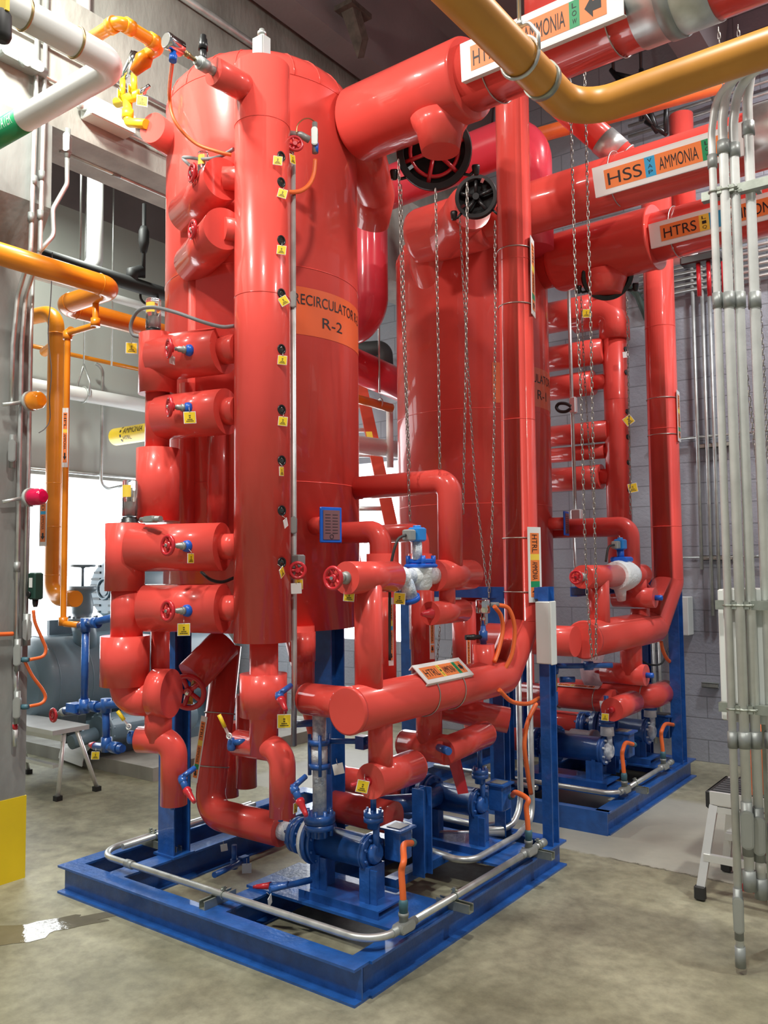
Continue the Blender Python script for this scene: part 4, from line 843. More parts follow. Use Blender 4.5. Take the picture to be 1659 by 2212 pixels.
sg=sign('white HSS AMMONIA marker along the middle overhead suction pipe',e0+nn*.184-up*.097,e1+nn*.184-up*.097,nn,.17,[(.08,.36,'o','HSS'),(.36,.43,'bv','VAP'),(.43,.73,'o','AMMONIA'),(.73,.80,'gv','LOW'),(.80,.93,'o','>')],.005,.03,scale=.66)
for f in(.1,.9): strap(sg,e0+(e1-e0)*f,d2,.17)
# branch with metal bands dropping onto the HSS pipe
a=atd(1255,262,5.75); b=atd(1370,362,5.7); t=thing('branch_pipe','red branch with bright metal bands slanting down onto the HSS pipe','pipe',b); dv=(b-a).normalized(); a-=dv*.55
L=(b-a).length; M().cyl(a,b+dv*.12,.093,None,32).fin('jacket',RED,t); M().turn(a+dv*(L*.72),dv,[(0,.093),(0,.098),(L*.14,.098),(L*.14,.093)],32).fin('metal_band',GALV,t,'bright metal band'); M().ring(a+dv*L*.9,dv,.096,.006,32,6).fin('metal_band',GALV,t,'bright metal band')
# second HTRS header, over the R-1 skid
C0=atd(1172,577,6.6); C1=atd(1500,491,5.85); d3=(C1-C0); d3.z=0; d3.normalize(); C1.z=C0.z; C2=C0+d3*6.5
h3=thing('suction_header','red HTRS suction header leaving the R-1 tank, lowest of the overhead runs','pipe',C0,'suction headers')
M().tube([C0-d3*.6,C2],.172,0,40).fin('jacket',RED,h3); M().turn(C0+d3*.10,d3,[(0,.175),(.03,.212),(.06,.222),(.78,.222),(.80,.228),(.815,.228),(.815,.173)],46).fin('valve_jacket',RED,h3)
b3=C0+d3*.52-UPZ*.17; M().turn(b3,UPZ*-1,[(0,.17),(.07,.15),(.16,.11),(.16,.001)],34).fin('bonnet_jacket',RED,h3)
w3,g3,_=chainwheel('black chain wheel with dark red handwheel under the HTRS header of the R-1 tank',atd(1312,592,dep(b3)-.03),(FW*-1+RT*-.1+UP*-.35),.185)
s3=(UPZ.cross(d3)).normalized(); s3=s3*(1 if s3.dot(CAM-C1)>0 else -1); nn=(s3-UPZ*.25).normalized(); up=nn.cross(d3).normalized()
e0=C0+d3*.93; e1=C0+d3*2.25
sg=sign('white HTRS AMMONIA marker on the lowest overhead header, behind the grey conduits',e0+nn*.178-up*.085,e1+nn*.178-up*.085,nn,.155,[(.06,.26,'o','HTRS'),(.26,.31,'yv','LIQ'),(.31,.37,'bv','VAP'),(.37,.68,'o','AMMONIA'),(.68,.74,'gv','LOW'),(.74,.92,'o','<')],.005,.03,scale=.66)
for f in(.1,.9): strap(sg,e0+(e1-e0)*f,d3,.174)
# pipes glimpsed in the gap between the tanks
ip('rose-red pipe crossing the gap between the two tanks',M().tube([atd(735,775,7.6),atd(900,848,8.2)],.15,0,34),mt=PK)

a=atd(1120,304,7.0); b=atd(1330,232,6.6); b.z=a.z; ip('thin red-orange pipe crossing behind the R-2 riser near the ceiling',M().cyl(a-(b-a),b+(b-a),.06,None,24),mt=ORHOSE)
# ================================================================ red piping of the R-1 skid
H2=dict(x=-.12)
ca=at(1262,1388,**H2); ce=at(1398,1352,**H2); Z2=(ca.z+ce.z)/2; r2=rad(72,ca)*1.02
rx2,ry2=-.10,4.22
hd2=thing('return_header','red return header with round cap and riser along the right side of the R-1 skid','pipe',ca,'return headers')
M().tube([V((-.12,ca.y,Z2)),V((-.12,ry2-.34,Z2)),V((rx2,ry2,Z2+.34)),V((rx2,ry2,5.1))],.122,.06,40,5).fin('jacket',RED,hd2)
M().turn((-.12,ca.y-.004,Z2),YY,[(0,.118),(.004,.127),(.02,.127),(.02,.12)],40).fin('end_cap',RED,hd2)
for z in(1.62,2.05,2.85,3.7): M().ring((rx2,ry2,z),UPZ,.122,.0022,40,5).fin('jacket_seam',RED,hd2)
riser_sign('white upright HTRL AMMONIA marker on the R-1 riser beside the block wall',1452,838,948,.12,'<',c=(rx2,ry2),r=.122,ang=8)
def pv(px,w,yt,yb,**pl): m=M(); vz(m,px,w,yt,yb,**pl); return m
p=at(1226,1382,**H2); ip('short red pipe joining the R-1 return header from the left near its cap',M().cyl(V((-.75,p.y+.12,Z2)),V((-.12,p.y+.12,Z2)),.098,None,32))
v=at(1292,1245,**H2); a=at(1258,1248,**H2); b=at(1330,1242,**H2); zc=v.z; a.z=b.z=zc
t=thing('insulated_valve','red stop valve with handwheel above the R-1 return header, left of the ice block','valve',a,'insulated valves')
M().cyl(V((-.12,v.y,Z2)),V((-.12,v.y,zc)),rad(46,v),None,32).fin('riser_pipe',RED,t); M().cyl(a,b,rad(49,v),None,34).fin('body',RED,t); bonnet(t,a,(0,-1,0),.10,.04,GREY)
vtag(1277,1251,'white tag on the handwheel stop valve of the R-1 skid',.045,None,-10,WHITE,x=-.12+.04)
y0=b.y; y1=at(1360,1240,**H2).y; L=y1-y0
t=thing('solenoid_valve','thickly iced solenoid valve with blue coil above the R-1 return header','valve',V((-.12,y0,zc)),'solenoid valves')
m=M(); m.turn((-.12,y0-.01,zc),YY,[(0,.10),(L*.15,.105),(L*.45,.118),(L*.8,.105),(L+.02,.09)],24); m.cyl((-.12,y0+.06,zc-.02),(-.12,y0+.10,zc-.18),.06,.03,18); m.fin('ice_coat',ICE,t,'white ice coat')
sy=y0+L*.45; m=M(); m.box((-.12,sy,zc+.115),(.13,.13,.04),None,.01); m.cyl((-.12,sy-.02,zc+.12),(-.12,sy-.02,zc+.19),.026,None,16); m.fin('bonnet',BLUEC,t)
m=M().box((-.12,sy-.02,zc+.225),(.075,.08,.075),None,.008); m.cyl((-.12,sy-.02,zc+.25),(-.12,sy-.02,zc+.275),.02,None,14); m.fin('coil',LBLUE,t,'bright blue coil'); M().box((-.12,sy-.105,zc+.22),(.05,.06,.055),None,.006).fin('plug',GREY,t)
whip('black cable drooping from the blue coil of the R-1 solenoid',[V((-.12,sy-.14,zc+.22)),V((-.13,sy-.22,zc+.20)),V((-.14,sy-.25,zc+.10))],.008,RUBBER,'cable','cable')
t=thing('insulated_valve','red valve right of the ice block on the R-1 skid, under the square loop','valve',V((-.12,y1,zc)),'insulated valves')
a=V((-.12,y1,zc)); b=at(1386,1238,**H2); b.z=zc; M().cyl(a,b,rad(48,a),None,34).fin('body',RED,t)
lx=at(1360,1180,**H2); tz=at(1360,1137,**H2).z
ip('square red pipe loop from the R-1 tank above its iced solenoid',M().tube([V((-.9,lx.y,tz)),V((-.12,lx.y,tz)),V((-.12,lx.y,zc))],rad(43,lx),.08,34))
a=at(1326,1290,x=-.3); b=V((.02,a.y,a.z)); t=thing('insulated_valve','red valve with blue plug hanging below the R-1 square loop','valve',a,'insulated valves'); M().cyl(a,b,rad(43,b),None,32).fin('body',RED,t); M().cyl(V((-.12,a.y,a.z)),V((-.12,a.y,zc)),.075,None,26).fin('neck',RED,t); M().turn(b,XX,[(0,.02),(.05,.02),(.054,.012)],14).fin('plug',BLUEC,t,'blue plug')
p=at(1383,1330,**H2); ip('short red stub standing on the R-1 return header near its riser',M().cyl(V((-.12,p.y,Z2)),V((-.12,p.y,at(1383,1314,**H2).z)),rad(41,p),None,30),'pipe_stub')
a=at(1303,1452,x=-.36); b=V((-.03,a.y,a.z)); t=thing('insulated_valve','red valve with blue plug under the R-1 return header','valve',a,'insulated valves'); M().cyl(a,b,rad(46,b),None,32).fin('body',RED,t); M().cyl(V((-.14,a.y,a.z)),V((-.14,a.y,Z2)),.08,None,26).fin('neck',RED,t); M().turn(b,XX,[(0,.02),(.05,.02),(.054,.012)],14).fin('plug',BLUEC,t,'blue plug'); M().turn(a,XX*-1,[(0,.02),(.06,.01),(.07,.006)],14).fin('cone_cap',RED2,t,'red cone cap')
p=at(1280,1447,x=-.6); solo(M().turn((p.x,p.y,at(1280,1480,x=-.6).z),UPZ,[(0,.07),(.05,.09),(.12,.10),(.2,.085),(.24,.10),(.27,.09)],26),'iced_valve',mat('pink_frost',(.60,.45,.48),.5,0,.12,14,.3,50),'pinkish frosted valve body behind the hand chains under the R-1 return header','valve')
# suction mains over the pumps, with narrow markers lying on top
F3=lambda px,py:at(px,py,x=-.62)
pz=.86
def spipe(label,y,x0,x1,tail,r,fl):
    t=thing('insulated_pipe',label,'pipe',(x0,y,pz),'insulated pipes'); M().tube([V((x0,y,pz)),V((x1,y,pz)),V((x1,y+tail,pz))] if tail>0 else [V((x0,y,pz)),V((x1,y,pz))],r,.10,34,8).fin('jacket',RED,t)
    return t
a=at(1197,1500,y=3.42); q=at(1320,1538,x=-.14)
za=at(1250,1508,y=3.4).z; pz=za; spipe('red discharge pipe over the front pump of the R-1 skid, with narrow marker',3.4,-1.0,-.25,0,rad(49,V((-.5,3.4,za))),0)
a=at(1322,1537,x=-.16); b=at(1368,1512,x=-.16); a.z=b.z=(a.z+b.z)/2; t=thing('insulated_valve','red valve with round end and yellow tag over the front pump of the R-1 skid','valve',a,'insulated valves'); m=M(); m.cyl(a,b,rad(50,a),None,34); m.ball(b,rad(50,a),(1,.5,1),22); m.fin('body',RED,t); M().turn(a,YY*-1,[(-.01,.025),(.03,.02),(.035,.012)],12).fin('plug',RED2,t); vtag(1307,1549,'yellow tag on the round valve end over the front pump of the R-1 skid',.05,None,-4,x=-.15)
zb=at(1340,1500,y=3.95).z; pz=zb; t=spipe('red discharge pipe over the back pump of the R-1 skid, turning toward the wall',3.95,-1.1,-.17,.35,rad(50,V((-.5,3.95,zb))),0)
for (x0,x1,y,z,r,lab) in((-.62,-.20,3.95,zb,rad(50,V((-.5,3.95,zb))),'narrow white marker lying on the back discharge pipe of the R-1 skid'),(-.72,-.36,3.4,za,rad(49,V((-.5,3.4,za))),'narrow white marker lying on the front discharge pipe of the R-1 skid')):
    n=V((0,-.25,.97)).normalized(); sg=sign(lab,V((x0,y-.05,z+r+.004)),V((x1,y-.05,z+r+.004)),n,.05,[(.1,.36,'o','HTRL'),(.38,.44,'y',''),(.46,.74,'o','AMMONIA'),(.76,.9,'o','>')]); 
    for x in(x0+.03,x1-.03): strap(sg,(x,y,z),XX,r)
for (x,y,lab) in((-.235,Y3,'frosted column between the front pump of the R-1 skid and its red discharge valve'),(-.235,Y4,'frosted column between the back pump of the R-1 skid and its red discharge pipe')):
    t=thing('discharge_column',lab,'pipe',(x,y,.55),'discharge columns'); M().turn((x,y,.52),UPZ,[(0,.05),(.08,.045),(.12,.03),(.2,.045),(.24,.05)],20).fin('frost_coat',ICE,t); m=M(); m.turn((x,y,.64),UPZ,[(0,.055),(.03,.055),(.03,.045),(.07,.045)],20); m.fin('union',BLUE,t)
for y,lab in((Y3,'red suction pipe with frosted end feeding the front pump of the R-1 skid'),(Y4,'red suction pipe feeding the back pump of the R-1 skid')):
    t=thing('insulated_pipe',lab,'pipe',(-1.3,y,.4),'insulated pipes'); M().tube([(-1.35,y,1.6),(-1.35,y,.41),(-.80,y,.41)],.085,.13,32,8).fin('jacket',RED,t); M().turn((-.80,y,.41),XX,[(0,.05),(.04,.062),(.09,.05)],20).fin('frost_coat',ICE,t,'white frost coat')
solo(M().turn(at(1240,1600,x=-.62)-XX*.12,XX,[(0,.05),(.03,.07),(.10,.07),(.10,.09),(.26,.09),(.26,.10),(.30,.10),(.30,.05)],26),'strainer',mat('grey_frost',(.30,.25,.27),.35,0,.2,12,.2,40),'frosted grey strainer body behind the front pump of the R-1 skid','strainer')
# blue oil filter and valves on the shaded post side
t=thing('oil_filter','blue oil filter with amber bowl beside the tall blue post','filter',at(1190,1500,x=-.35),'oil filters'); p=at(1190,1468,x=-.35); 
m=M(); m.turn(p+UPZ*.04,UPZ,[(0,.05),(.03,.055),(.05,.04),(.08,.03)],20); m.turn(p-UPZ*.30,UPZ,[(0,.03),(.12,.03),(.14,.045),(.22,.045)],18); m.tube([p+V((.0,0,.09)),p+V((.14,.1,.09)),p+V((.33,.25,.09))],.018,0,12); m.turn(p+V((.18,.13,.09)),V((.14,.1,0)),[(0,.03),(.06,.03)],14); m.cyl(p+V((.05,.03,0)),p+V((.13,.09,0)),.02,None,12); m.fin('body',BLUE,t); M().cyl(p-UPZ*.07,p+UPZ*.04,.042,None,18).fin('bowl',mat('amber_bowl',(.5,.38,.16),.3),t)
# ---- level column of the R-1 skid and its bridging sleeves
yc=4.25; pc=at(1332,900,y=yc); rc=rad(52,pc); zt=at(1330,590,y=yc).z; zb_=at(1332,1260,y=yc).z
lc2=thing('level_column','red level column of the R-1 skid, near the block wall','column',(pc.x,yc,zb_),'level columns')
M().cyl((pc.x,yc,zb_),(pc.x,yc,zt),rc,None,44).fin('sleeve',RED,lc2)
for z in(at(1330,700,y=yc).z,at(1330,865,y=yc).z): M().ring((pc.x,yc,z),UPZ,rc,.002,40,5).fin('sleeve_seam',RED,lc2)
for i,py in enumerate((690,755,805,890,945,1000,1060)):
    z=at(1356,py,y=yc).z; c=V((pc.x+rc*.96,yc-.02,z)); M().turn(c-XX*.02,V((1,-.1,0)),[(0,.022),(.03,.022),(.03,.016)],16).fin('sight_glass',BLACK,lc2)
for i,(l,r_,yt,yb,yr,lab) in enumerate(((1190,1284,643,712,0,'topmost'),(1187,1308,738,795,0,'second from the top'),(1190,1282,806,860,1,'third from the top'),(1190,1316,913,960,0,'fourth from the top'),(1206,1308,962,995,0,'fifth from the top'),(1203,1300,1006,1060,1,'lowest'))):
    yy=yc-.03; a=at(l-14,(yt+yb)/2,y=yy); b=at(r_,(yt+yb)/2,y=yy); z=at((l+r_)/2,(yt+yb)/2,y=yy).z; w=(yb-yt); r=rad(w*.97,V(((a.x+b.x)/2,yy,z)))
    m=M(); m.cyl(V((a.x,yy,z)),V((b.x,yy,z)),r,None,34); t=thing('insulated_valve','red sleeve bridging the R-1 tank and its level column, '+lab,'valve',V((a.x,yy,z)),'sleeves of the R-1 level column'); m.fin('body',RED,t)
    M().cyl(V((b.x-.01,yy,z)),V((pc.x,yc,z)),r*.62,None,24).fin('neck',RED,t); M().cyl(V((a.x-.5,yy-.1,z)),V((a.x+.02,yy,z)),r*.62,None,24).fin('neck',RED,t)
p=at(1295,672,y=yc-.1); ip('red elbow at the top of the R-1 level column, behind the chain wheel',M().tube([V((pc.x,yc,p.z-.25)),V((pc.x,yc,p.z)),V((pc.x-.35,yc-.02,p.z))],.13,.12,34),'pipe_elbow')
for px,py,lab in((1267,677,'yellow tag on the topmost sleeve of the R-1 level column'),(1352,766,'pale tag edge-on at the upper right of the R-1 level column'),(1358,908,'yellow tag folded against the chain right of the R-1 level column'),(1367,1054,'yellow tag standing out in front of the block wall, right of the R-1 level column')):
    vtag(px,py,lab,.075 if px!=1352 else .05,None,(-3,4,35,10)[(1267,1352,1358,1367).index(px)],WHITE if px==1352 else None,y=yc-.17)
# conduit risers
def conduit(label,pts,r,bend=.12,coup=(),mt=None,group='steel conduits',name='conduit'):
    t=thing(name,label,'conduit',V(pts[-1]),group); M().tube(pts,r,bend,14,9).fin('tube',mt or GALV,t)
    for p,d in coup: d=V(d).normalized(); M().turn(V(p)-d*.028,d,[(0,r*1.0),(0,r*1.32),(.056,r*1.32),(.056,r)],16).fin('coupling',GREY,t)
    return t
p0=at(1227,600,y=3.9); p1=at(1243,1118,y=3.9); 
t=conduit('steel conduit dropping in front of the R-1 sleeves, with a small box half way',[p0+UPZ*.4,p1],.015); c=at(1236,876,y=3.9); m=M(); m.box(c+V((.01,0,0)),(.06,.05,.14),None,.01); bx=m.fin('conduit_body',ALU,t); 
M().box(at(1246,1112,y=3.9),(.09,.06,.09),None,.008).fin('lower_body',ALU,t)
whip('black cable loop beside the box of the R-1 conduit',[at(*q,y=3.88) for q in((1234,882),(1222,889),(1208,888),(1202,880),(1208,872),(1222,872),(1234,878))],.014,RUBBER,'cable','cable')
p0=at(1240,1160,y=3.6); p1=at(1246,1285,y=3.6); conduit('short steel conduit below the R-1 square loop',[p0,p1],.012)
# R-2 conduit next to the level column
xx=-.62; p0=at(633,352,x=xx); p1=at(646,1455,x=xx); p1.x,p1.y=p0.x,p0.y
t=conduit('tall steel conduit beside the level column, with two condulets',[p0,p1,p1+V((-.05,.05,-.35))],.0135,.1)
for px,py in((637,650),(644,1135)):
    c=at(px,py,x=xx); c.x,c.y=p0.x,p0.y; m=M(); condulet(m,c,UPZ,(.6,-.8,0),.085,.03,.036); bo=m.fin('condulet',GREY,t); cover(c,UPZ,(.6,-.8,0),.085,.03,.036,bo); M().cyl(c,c-V((.05,-.03,0)),.012,None,12).fin('nipple',GREY,t)
# fittings at the top of it
t=thing('valve_tap','small handwheel tap with grey condulet between the level column and the largest header','valve',at(640,320,x=-.6),'taps'); w=at(637,310,x=-.58)
wheel_m(w,(.75,-.6,.1),.036,5,.008,.014).fin('handwheel',RED2,t,'red handwheel'); m=M(); m.tube([at(622,290,x=-.68),at(650,292,x=-.62),at(668,302,x=-.6)],.018,0,12); m.tube([w-V((.03,-.02,0)),w-V((.1,-.08,0))],.012,0,10); m.fin('nipple',GREY,t)
c=at(680,298,x=-.6); m=M(); condulet(m,c,UPZ,(.6,-.8,0),.10,.034,.04); bo=m.fin('condulet',GREY,t); cover(c,UPZ,(.6,-.8,0),.10,.034,.04,bo); M().turn(at(681,330,x=-.6),UPZ,[(0,.016),(.05,.018)],12).fin('gland',BLUEC,t,'blue cable gland')
whip('orange hose dropping from the blue gland and curving behind the level column',[at(*q,x=-.6) for q in((681,345),(678,375),(668,398),(650,412),(630,415),(610,412))],.011,ORHOSE,'flexible_hose','hose')
whip('thin tan wire arching over the small handwheel tap',[at(*q,x=-.6) for q in((640,288),(643,270),(655,258),(668,256),(679,262))],.003,BRASS,'wire','wire')
vtag(632,344,'yellow tag on the steel conduit below the small red handwheel tap',.045,V((.95,.1,0)),8,x=-.58)
t=thing('valve_tap','red handwheel tap on the steel conduit, level with the lower bridging valves','valve',at(643,1233,x=-.6),'taps'); w=at(643,1232,x=-.56); wheel_m(w,(.6,-.8,.0),.036,5,.008,.014).fin('handwheel',RED2,t,'red handwheel'); M().box(w-V((.03,-.04,-.04)),(.05,.05,.07),None,.006).fin('body',GREY,t); M().cyl(w,w-V((.04,-.05,0)),.009,None,10).fin('stem',CHROME,t)
vtag(640,1271,'white tag hanging below the red handwheel tap on the steel conduit',.05,None,2,WHITE,x=-.57); vtag(645,1262,'yellow tag half hidden behind the white tag on the steel conduit',.05,V((.9,-.2,0)),0,x=-.60)
# ================================================================ hand chains
def hang(label,pts,Z,link=.036):
    P=[atd(px,py,Z) for px,py in pts]; return chain('hand_chain',label,P,link)
hang('left strand of the chain falling from the large black chain wheel',((861,345),(864,460),(868,640),(877,860),(884,1080),(886,1125)),4.45)
hang('second strand of the chain falling from the large black chain wheel, close beside the first',((866,400),(870,560),(874,700),(880,900),(885,1010)),4.5)
hang('right strand of the large wheel chain, hanging free left of the smaller wheel',((941,408),(944,600),(948,850),(950,1012)),4.4)
hang('left strand of the chain under the smaller black chain wheel',((993,470),(998,560),(1010,780),(1026,1040),(1048,1230),(1055,1290)),5.3)
hang('middle strand beside the smaller black chain wheel',((1009,395),(1009,560),(1006,800),(1002,1010),(1000,1110)),4.5)
hang('right strand of the smaller wheel chain, against the R-2 riser',((1069,478),(1070,700),(1067,950),(1063,1150),(1056,1290)),5.0)
hang('short chain tail behind the return header, left strand',((951,1345),(946,1400),(940,1480)),5.3); hang('short chain tail behind the return header, right strand',((985,1345),(975,1420),(965,1480)),5.3)
hang('left strand of the long chain in front of the R-1 sleeves',((1230,140),(1235,320),(1243,600),(1255,850),(1262,1120),(1268,1280),(1279,1424)),4.5)
hang('right strand of the long chain in front of the R-1 sleeves',((1262,120),(1267,330),(1274,600),(1279,850),(1284,1120),(1288,1280),(1287,1424)),4.5)
hang('chain from the left guide of the HTRS chain wheel, between the two long strands',((1255,640),(1262,800),(1272,960),(1280,1060),(1284,1110)),6.0)
hang('chain from the right guide of the HTRS wheel, along the R-1 level column',((1354,640),(1357,800),(1360,960),(1362,1110)),6.0)
# ================================================================ left side: column conduits, beacons, pipes, compressor
def opipe(label,pts,r,bend=.1,mt=None,name='pipe',group='painted pipes',parts=()):
    t=thing(name,label,'pipe',V(pts[0]),group); M().tube(pts,r,bend,28,8).fin('tube',mt or ORANGE,t); return t
# white water pipe, top left
wz=4.02; w1=at(252,141,z=wz); w0=at(-60,-45,z=wz); w0.x=w1.x; w2=V((at(-60,325,z=wz).x,w1.y,wz)); wr=rad(59,w1)
t=opipe('white water pipe with an elbow and green WATER band in the top left corner',[w0,w1,w2],wr,.09,WPIPE)
b0=at(54,268,y=w1.y); b1=at(-10,296,z=wz); b0=V((b0.x,w1.y,wz)); b1=V((b1.x-.25,w1.y,wz))
M().cyl(b0,b1,wr*1.012,None,30).fin('green_band',SGREEN,t,'green band lettered WATER')
d=V((1,0,0)); fn=lambda u,v:V((b0.x-.36+u,w1.y-(wr*1.03)*math.cos(v/wr-.12),wz+(wr*1.03)*math.sin(v/wr-.12)))
m=M(); vs,fs,w_=glyphs('WATER'); write(m,'WATER',fn,.195,.335,-.028,.032,3); m.fin('lettering',WHITE,t)
for px,py in((50,33),(158,96)): 
    c=at(px,py,z=wz); M().ring(V((w1.x,c.y,wz)),YY,wr+.003,.006,30,6).fin('clamp',BRASS,t)
# orange pipe with relief valves behind the water pipe
z=4.32; P=[at(197,84,z=z),at(253,43,z=z),at(360,94,z=z),at(322,124,z=z)]; P[1].y=P[0].y; P[2].x=P[1].x; P[3].y=P[2].y; r=rad(28,P[1])
t=opipe('bright orange pipe with two square elbows above the relief valves, top left',[P[0]-XX*.06,P[1],P[2],P[3]],r,.045)
for p,d in((P[1],XX),(P[1],YY*-1),(P[2],YY)): M().turn(p-d*.075,d,[(0,r),(0,r*1.22),(.045,r*1.22),(.045,r)],24).fin('socket_collar',ORANGE,t); M().turn(P[3]+XX*.02,V((-.6,-.3,-.75)),[(0,.03),(.04,.045),(.07,.035),(.12,.022)],18).fin('reducer',ORANGE,t)
t=thing('relief_valve','pair of yellow relief valves with tags feeding the stub nozzle of the R-2 tank','valve',at(285,230,y=.18),'relief valves'); G=lambda px,py,yy=.18:at(px,py,y=yy)
m=M(); m.tube([G(262,170),G(275,150),G(284,130),G(291,112)],.024,0,16); m.tube([G(284,165),G(290,140),G(300,128)],.028,0,16); m.turn(G(288,140),V((.3,0,1)),[(0,.03),(.03,.036),(.07,.02)],14); m.fin('silver_body',CHROME,t,'bright silver valve bodies')
m=M(); m.cyl(G(265,205),G(265,172),.016,None,14); m.cyl(G(290,195),G(289,158),.018,None,14); m.cyl(G(252,222),G(303,204),.028,None,18); m.tube([G(276,215),G(276,250),G(278,265),G(316,268)],.026,.03,18); m.turn(G(276,238),UPZ*-1,[(0,.026),(0,.033),(.05,.033)],16); m.fin('manifold',YELLOW,t); M().turn(G(303,203),V((.8,.1,.35)),[(0,.02),(.03,.02),(.04,.012),(.075,.01)],14).fin('stem',CHROME,t)
vtag(307,218,'yellow tag hanging on the silver stem of the relief valves',.06,None,-3,y=.14); vtag(259,206,'yellow tag at the left end of the relief valve manifold',.055,V((.9,.4,0)),0,y=.14); vtag(281,195,'small yellow tag between the two relief valves',.05,V((.9,.4,0)),0,y=.14)
# thick orange pipe, left edge, with two elbows and its slim branch
z=3.39; o0=at(-70,523,z=z); o1=at(246,623,z=z); o0.x=o1.x; o2=at(148,664,z=z); o2.y=o1.y; o3=at(322,716,z=z); o3=V((o2.x,at(345,725,z=z).y+.6,z)); r=rad(44,o1)
t=opipe('thick orange pipe entering from the left edge and doubling back with two elbows',[o0,o1,o2,o3],r,.085)
for c,d in((o1-YY*.1,YY),(o2+XX*.1,XX),(o2+YY*.1,YY)): M().ring(c,d,r,.003,30,5).fin('weld_bead',ORANGE,t)
bx=at(207,640,y=o1.y); s0=V((bx.x,o1.y,z)); s1=at(207,702,y=o1.y); s1=V((bx.x,o1.y,s1.z)); s2=at(146,727,y=s1.y); s3=V((s2.x,s2.y,at(144,1347,x=s2.x).z)); r=rad(13,s2); s4=at(172,1350,y=s3.y); s4.z=s3.z
s2.y=s1.y
t=opipe('slim orange pipe dropping down the left side to the blue pipework',[s0,s1,V((s2.x,s2.y,s1.z)),V((s2.x,s2.y,s3.z)),V((s4.x,s2.y,s3.z))],r,.025)
for p,d in((s1,UPZ),(V((s2.x,s2.y,s1.z)),UPZ*-1),(V((s2.x,s2.y,s3.z)),UPZ)): M().turn(p-d*.01,d,[(0,r*1.05),(0,r*1.5),(.05,r*1.5),(.05,r)],18).fin('socket_collar',ORANGE,t)
p=V((s2.x,s2.y,0)); za=at(141,882,x=s2.x).z; zb_=at(141,1010,x=s2.x).z; n=V((.62,-.78,0)); s=n.cross(V((0,0,-1)))
sg=sign('narrow white HPL AMMONIA marker on the slim orange upright pipe',V((p.x,p.y,za))+n*r-s*.018,V((p.x,p.y,zb_))+n*r-s*.018,n,.036,[(.08,.36,'o','HPL'),(.36,.42,'y',''),(.42,.72,'o','AMMONIA'),(.72,.92,'o','>')])
# blue pipework with red handwheel at the compressor
bx_,by_=s2.x+.06,s2.y
Q=lambda px,py:at(px,py,y=s2.y)
t=thing('blue_pipework','blue pipework with a red handwheel valve in front of the compressor','pipe',Q(185,1640),'blue pipework')
m=M(); a=Q(172,1350); b=Q(245,1332); rb=rad(13,a)
for u,v in((Q(172,1352),Q(260,1330)),(Q(185,1350),Q(182,1525)),(Q(140,1535),Q(275,1518)),(Q(229,1525),Q(230,1612)),(Q(205,1612),Q(265,1617))): m.cyl(u,v,rb*1.25,None,16)
for c,d in((Q(185,1350),UPZ),(Q(182,1525),UPZ),(Q(229,1524),UPZ),(Q(230,1608),UPZ)): m.turn(c-d*.04,d,[(0,rb*1.7),(.08,rb*1.7)],16); 
for c in(Q(205,1345),Q(165,1531),Q(205,1526),Q(250,1615)): m.turn(c-XX*.03,XX,[(0,rb*1.8),(.06,rb*1.8)],16)
m.box(Q(163,1528),(.09,.07,.05)); m.fin('pipe',BLUE,t); w=Q(115,1545); wheel_m(w,(-.1,-1,0),.036,5,.009,.016).fin('handwheel',RED2,t,'red handwheel'); M().turn(Q(141,1536),Q(115,1545)-Q(141,1536),[(0,.025),(.03,.025),(.035,.016),(.07,.012)],14).fin('bonnet',GREY,t); M().turn(Q(205,1611),XX*-1,[(0,.022),(.01,.022),(.045,.014)],14).fin('cap',RED2,t,'red tapered cap')
vtag(206,1632,'yellow tag low on the blue pipework in front of the compressor',.045,None,-4,y=s2.y-.03)
# big orange discharge pipe of the compressor
cx0=-4.55; v0=at(117,1000,x=cx0); r=rad(34,v0); zt_=at(117,672,x=cx0).z; zb_=at(117,1292,x=cx0).z; e=at(176,1292,y=v0.y)
t=opipe('big orange discharge pipe coming down to the compressor valve',[V((cx0-1.2,v0.y-.2,zt_)),V((cx0,v0.y,zt_)),V((cx0,v0.y,zb_)),V((at(164,1290,y=v0.y).x,v0.y,zb_))],r,.15)
for zz in(zt_-.2,zb_+.2,zb_+.62,zb_+1.0): M().ring((cx0,v0.y,zz),UPZ,r,.004,28,5).fin('weld_bead',ORANGE,t)
za=at(105,1062,x=cx0).z; zc_=at(100,1180,x=cx0).z; n=V((.35,-.94,0)); s=n.cross(V((0,0,-1))); c0=V((cx0,v0.y,0))-V((.04,.02,0))
sg=sign('white HSD AMMONIA marker on the big orange discharge pipe',V((c0.x,c0.y,za))+n*r-s*.04,V((c0.x,c0.y,zc_))+n*r-s*.04,n,.075,[(.08,.36,'o','HSD'),(.36,.42,'b',''),(.42,.72,'o','AMMONIA'),(.72,.92,'o','>')])
opipe('shorter orange branch beside the big discharge pipe near its top',[V((cx0-.6,v0.y+.25,zt_-.22)),at(155,715,x=cx0+.0)],r*.62,0)
